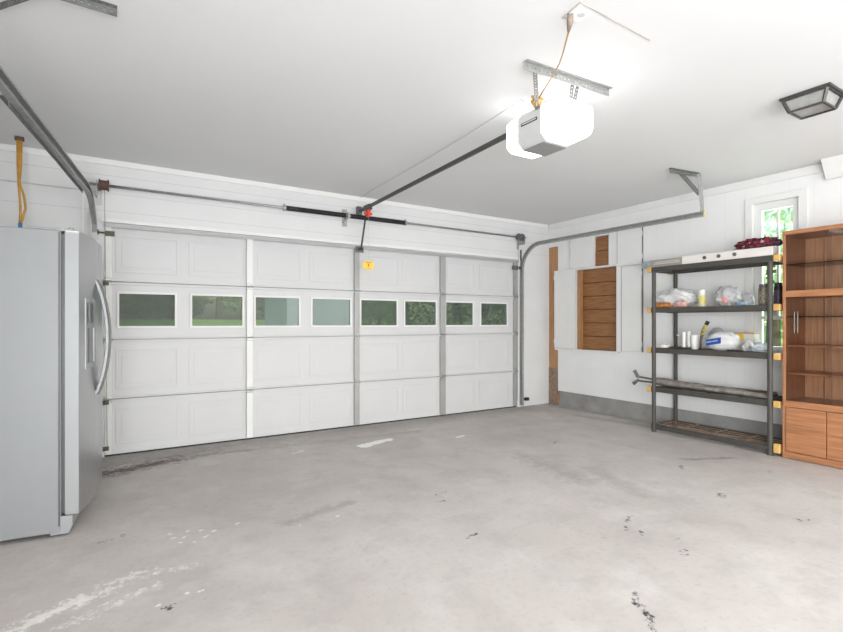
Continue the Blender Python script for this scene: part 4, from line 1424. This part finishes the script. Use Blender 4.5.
# ---------------------------------------------------------------- outdoors seen through the panes
grass = mat('lawn_grass', (0.22, 0.36, 0.08), 0.9, color2=(0.14, 0.26, 0.05), noise_scale=1.4, bump=0.6, bump_scale=6)
bm = new()
nx, ny = 30, 30
g = [[None] * (ny + 1) for _ in range(nx + 1)]
for i in range(nx + 1):
    for j in range(ny + 1):
        x = -30 + 80 * i / nx
        y = 4.2 + 50 * j / ny
        z = -0.15 + 1.475 * min(1, max(0, (y - 4.5) / 7)) ** 1.1 + 0.03 * noise.noise(Vector((x * 0.1, y * 0.1, 0)))
        g[i][j] = bm.verts.new((x, y, z))
for i in range(nx):
    for j in range(ny):
        bm.faces.new((g[i][j], g[i + 1][j], g[i + 1][j + 1], g[i][j + 1]))
tag(obj('lawn', bm, grass, smooth=True), 'sloping green lawn beyond the garage door', 'lawn', kind='structure')
tag(obj('yard_ground', bx(-40, 60, -40, 60, -0.5, -0.2), grass), 'flat grassy yard around the garage', 'yard', kind='structure')
struct('driveway', bx(-1.5, 6.5, 0.16, 4.5, -0.2, -0.12), 'concrete')
struct('rear_bounce_slab', bx(-8, 12, -25, -9.16, -0.2, -0.02), 'concrete')  # unseen slab added to keep green grass bounce out of the room
struct('side_bounce_slab', bx(-8, -1.2, -9.15, -4, -0.2, -0.02), 'concrete')  # unseen slab added against green bounce through the left gap

leafm = [mat('leaf_green_%s' % n, c, 0.7, color2=c2, noise_scale=3) for n, c, c2 in
         (('mid', (0.20, 0.27, 0.12), (0.10, 0.15, 0.07)), ('light', (0.34, 0.43, 0.20), (0.17, 0.25, 0.11)), ('bright', (0.86, 0.95, 0.74), (0.62, 0.80, 0.52)))]
bark = mat('grey_bark', (0.14, 0.11, 0.09), 0.9, noise_amt=0.4, noise_scale=12, bump=0.5)


def foliage(rx, ry, rz, zc, n, size, seed):
    rnd = random.Random(seed)
    bm = new()
    cl_ = [(rnd.uniform(-0.7, 0.7) * rx, rnd.uniform(-0.7, 0.7) * ry, zc + rnd.uniform(-0.8, 0.8) * rz) for _ in range(14)]
    for _ in range(n):
        c = rnd.choice(cl_)
        v = Vector((rnd.gauss(0, 1), rnd.gauss(0, 1), rnd.gauss(0, 1))).normalized() * rnd.uniform(0.55, 1.0)
        p = Vector(c) + Vector((v.x * rx * 0.45, v.y * ry * 0.45, v.z * rz * 0.45))
        a = Vector((rnd.gauss(0, 1), rnd.gauss(0, 1), rnd.gauss(0, 1))).normalized()
        b = a.orthogonal().normalized()
        s = size * rnd.uniform(0.6, 1.3)
        bm.faces.new([bm.verts.new(p + a * s), bm.verts.new(p + b * s * 0.5), bm.verts.new(p - a * s), bm.verts.new(p - b * s * 0.5)])
    return bm


def tree_root(name, label, cat, loc, leaf, rx, rz, zc, n, size, seed, trunk_h, group):
    t = thing(name, label, cat, loc, group=group)
    obj('foliage', foliage(rx, rx, rz, zc, n, size, seed), leaf, t, local=True)
    bm = new()
    tube(bm, [(0, 0, -0.2), (0.05, 0, trunk_h * 0.5), (0, 0.05, trunk_h)], 0.12, 10, radii=[0.16, 0.12, 0.07])
    obj('trunk', bm, bark, t, local=True)
    return t


gt = 'leafy shrubs on the slope beyond the garage door'
ordinal = ['first', 'second', 'third', 'fourth', 'fifth', 'sixth', 'seventh', 'eighth']
src = [tree_root('shrub', 'leafy shrub', 'shrub', (0, 0, 0), leafm[k], 1.35, 1.9, 2.1, 3600, 0.14, 5 + k, 2.0, gt) for k in (0, 1)]
spots = [(ra * 24.35, 19, k, n) for n, ra, k in ((0, 0.05, 0), (1, 0.168, 1), (2, 0.275, 0), (4, 0.513, 1), (5, 0.628, 0), (6, 0.742, 1), (7, 0.858, 0))]
spots += [(x, 24.5, k, None) for x, k in ((-1.5, 1), (2.6, 0), (6.5, 1), (10.4, 0), (14.2, 1), (18.0, 0), (21.9, 1), (25.6, 0))]
used = [False, False]
for i, (x, y, k, n) in enumerate(spots):
    o = src[k] if not used[k] else copy_tree(src[k])
    used[k] = True
    o.location = (x, y, -0.15 + 1.475)
    o.rotation_euler = (0, 0, i * 1.3)
    sc_ = 0.95 if n is not None else 1.35
    if n is not None and n >= 4:                # nearer and lower on the slope
        sc_ = 0.62
        o.location = (x * 14.6 / 24.35, 9.25, 0.62)
    o.scale = (sc_, sc_, sc_)
    if n is not None:
        o['label'] = 'leafy green shrub on the slope seen through the %s garage door pane from the left' % ordinal[n]
    else:
        o['label'] = 'taller leafy shrub in the back row beyond the nearer shrubs'
        o['group'] = 'back row of shrubs'
gw = 'sunlit trees outside the right-hand window'
t0 = tree_root('tree', 'nearest bright green tree outside the narrow right-hand window', 'tree', (11.5, -0.6, -0.2), leafm[2], 1.5, 2.2, 2.9, 1900, 0.13, 31, 3.0, gw)
for (x, y) in ((14.6, 1.9), (16.5, -1.6)):
    o = copy_tree(t0)
    o.location = (x, y, -0.2)
    o.rotation_euler = (0, 0, x)
    o['label'] = 'bright green tree outside the narrow window, ' + ('farther back on the left' if x < 15 else 'farthest back on the right')

sd = thing('garden_shed', 'blue-grey garden shed standing outside the garage door', 'shed', (4.2, 7.0, -0.1))
shed_m = boards('blue_grey_siding', (0.40, 0.47, 0.50), 'Z', 0.18, 0.0, depth=0.3)
obj('wall', bx(3.46, 5.15, 6.2, 8.2, -0.2, 2.4), shed_m, sd)
bm = new()
prism(bm, [(3.26, 2.35), (5.35, 2.35), (4.3, 3.2)], 'y', 6.0, 8.4)
obj('roof', bm, 'concrete', sd)
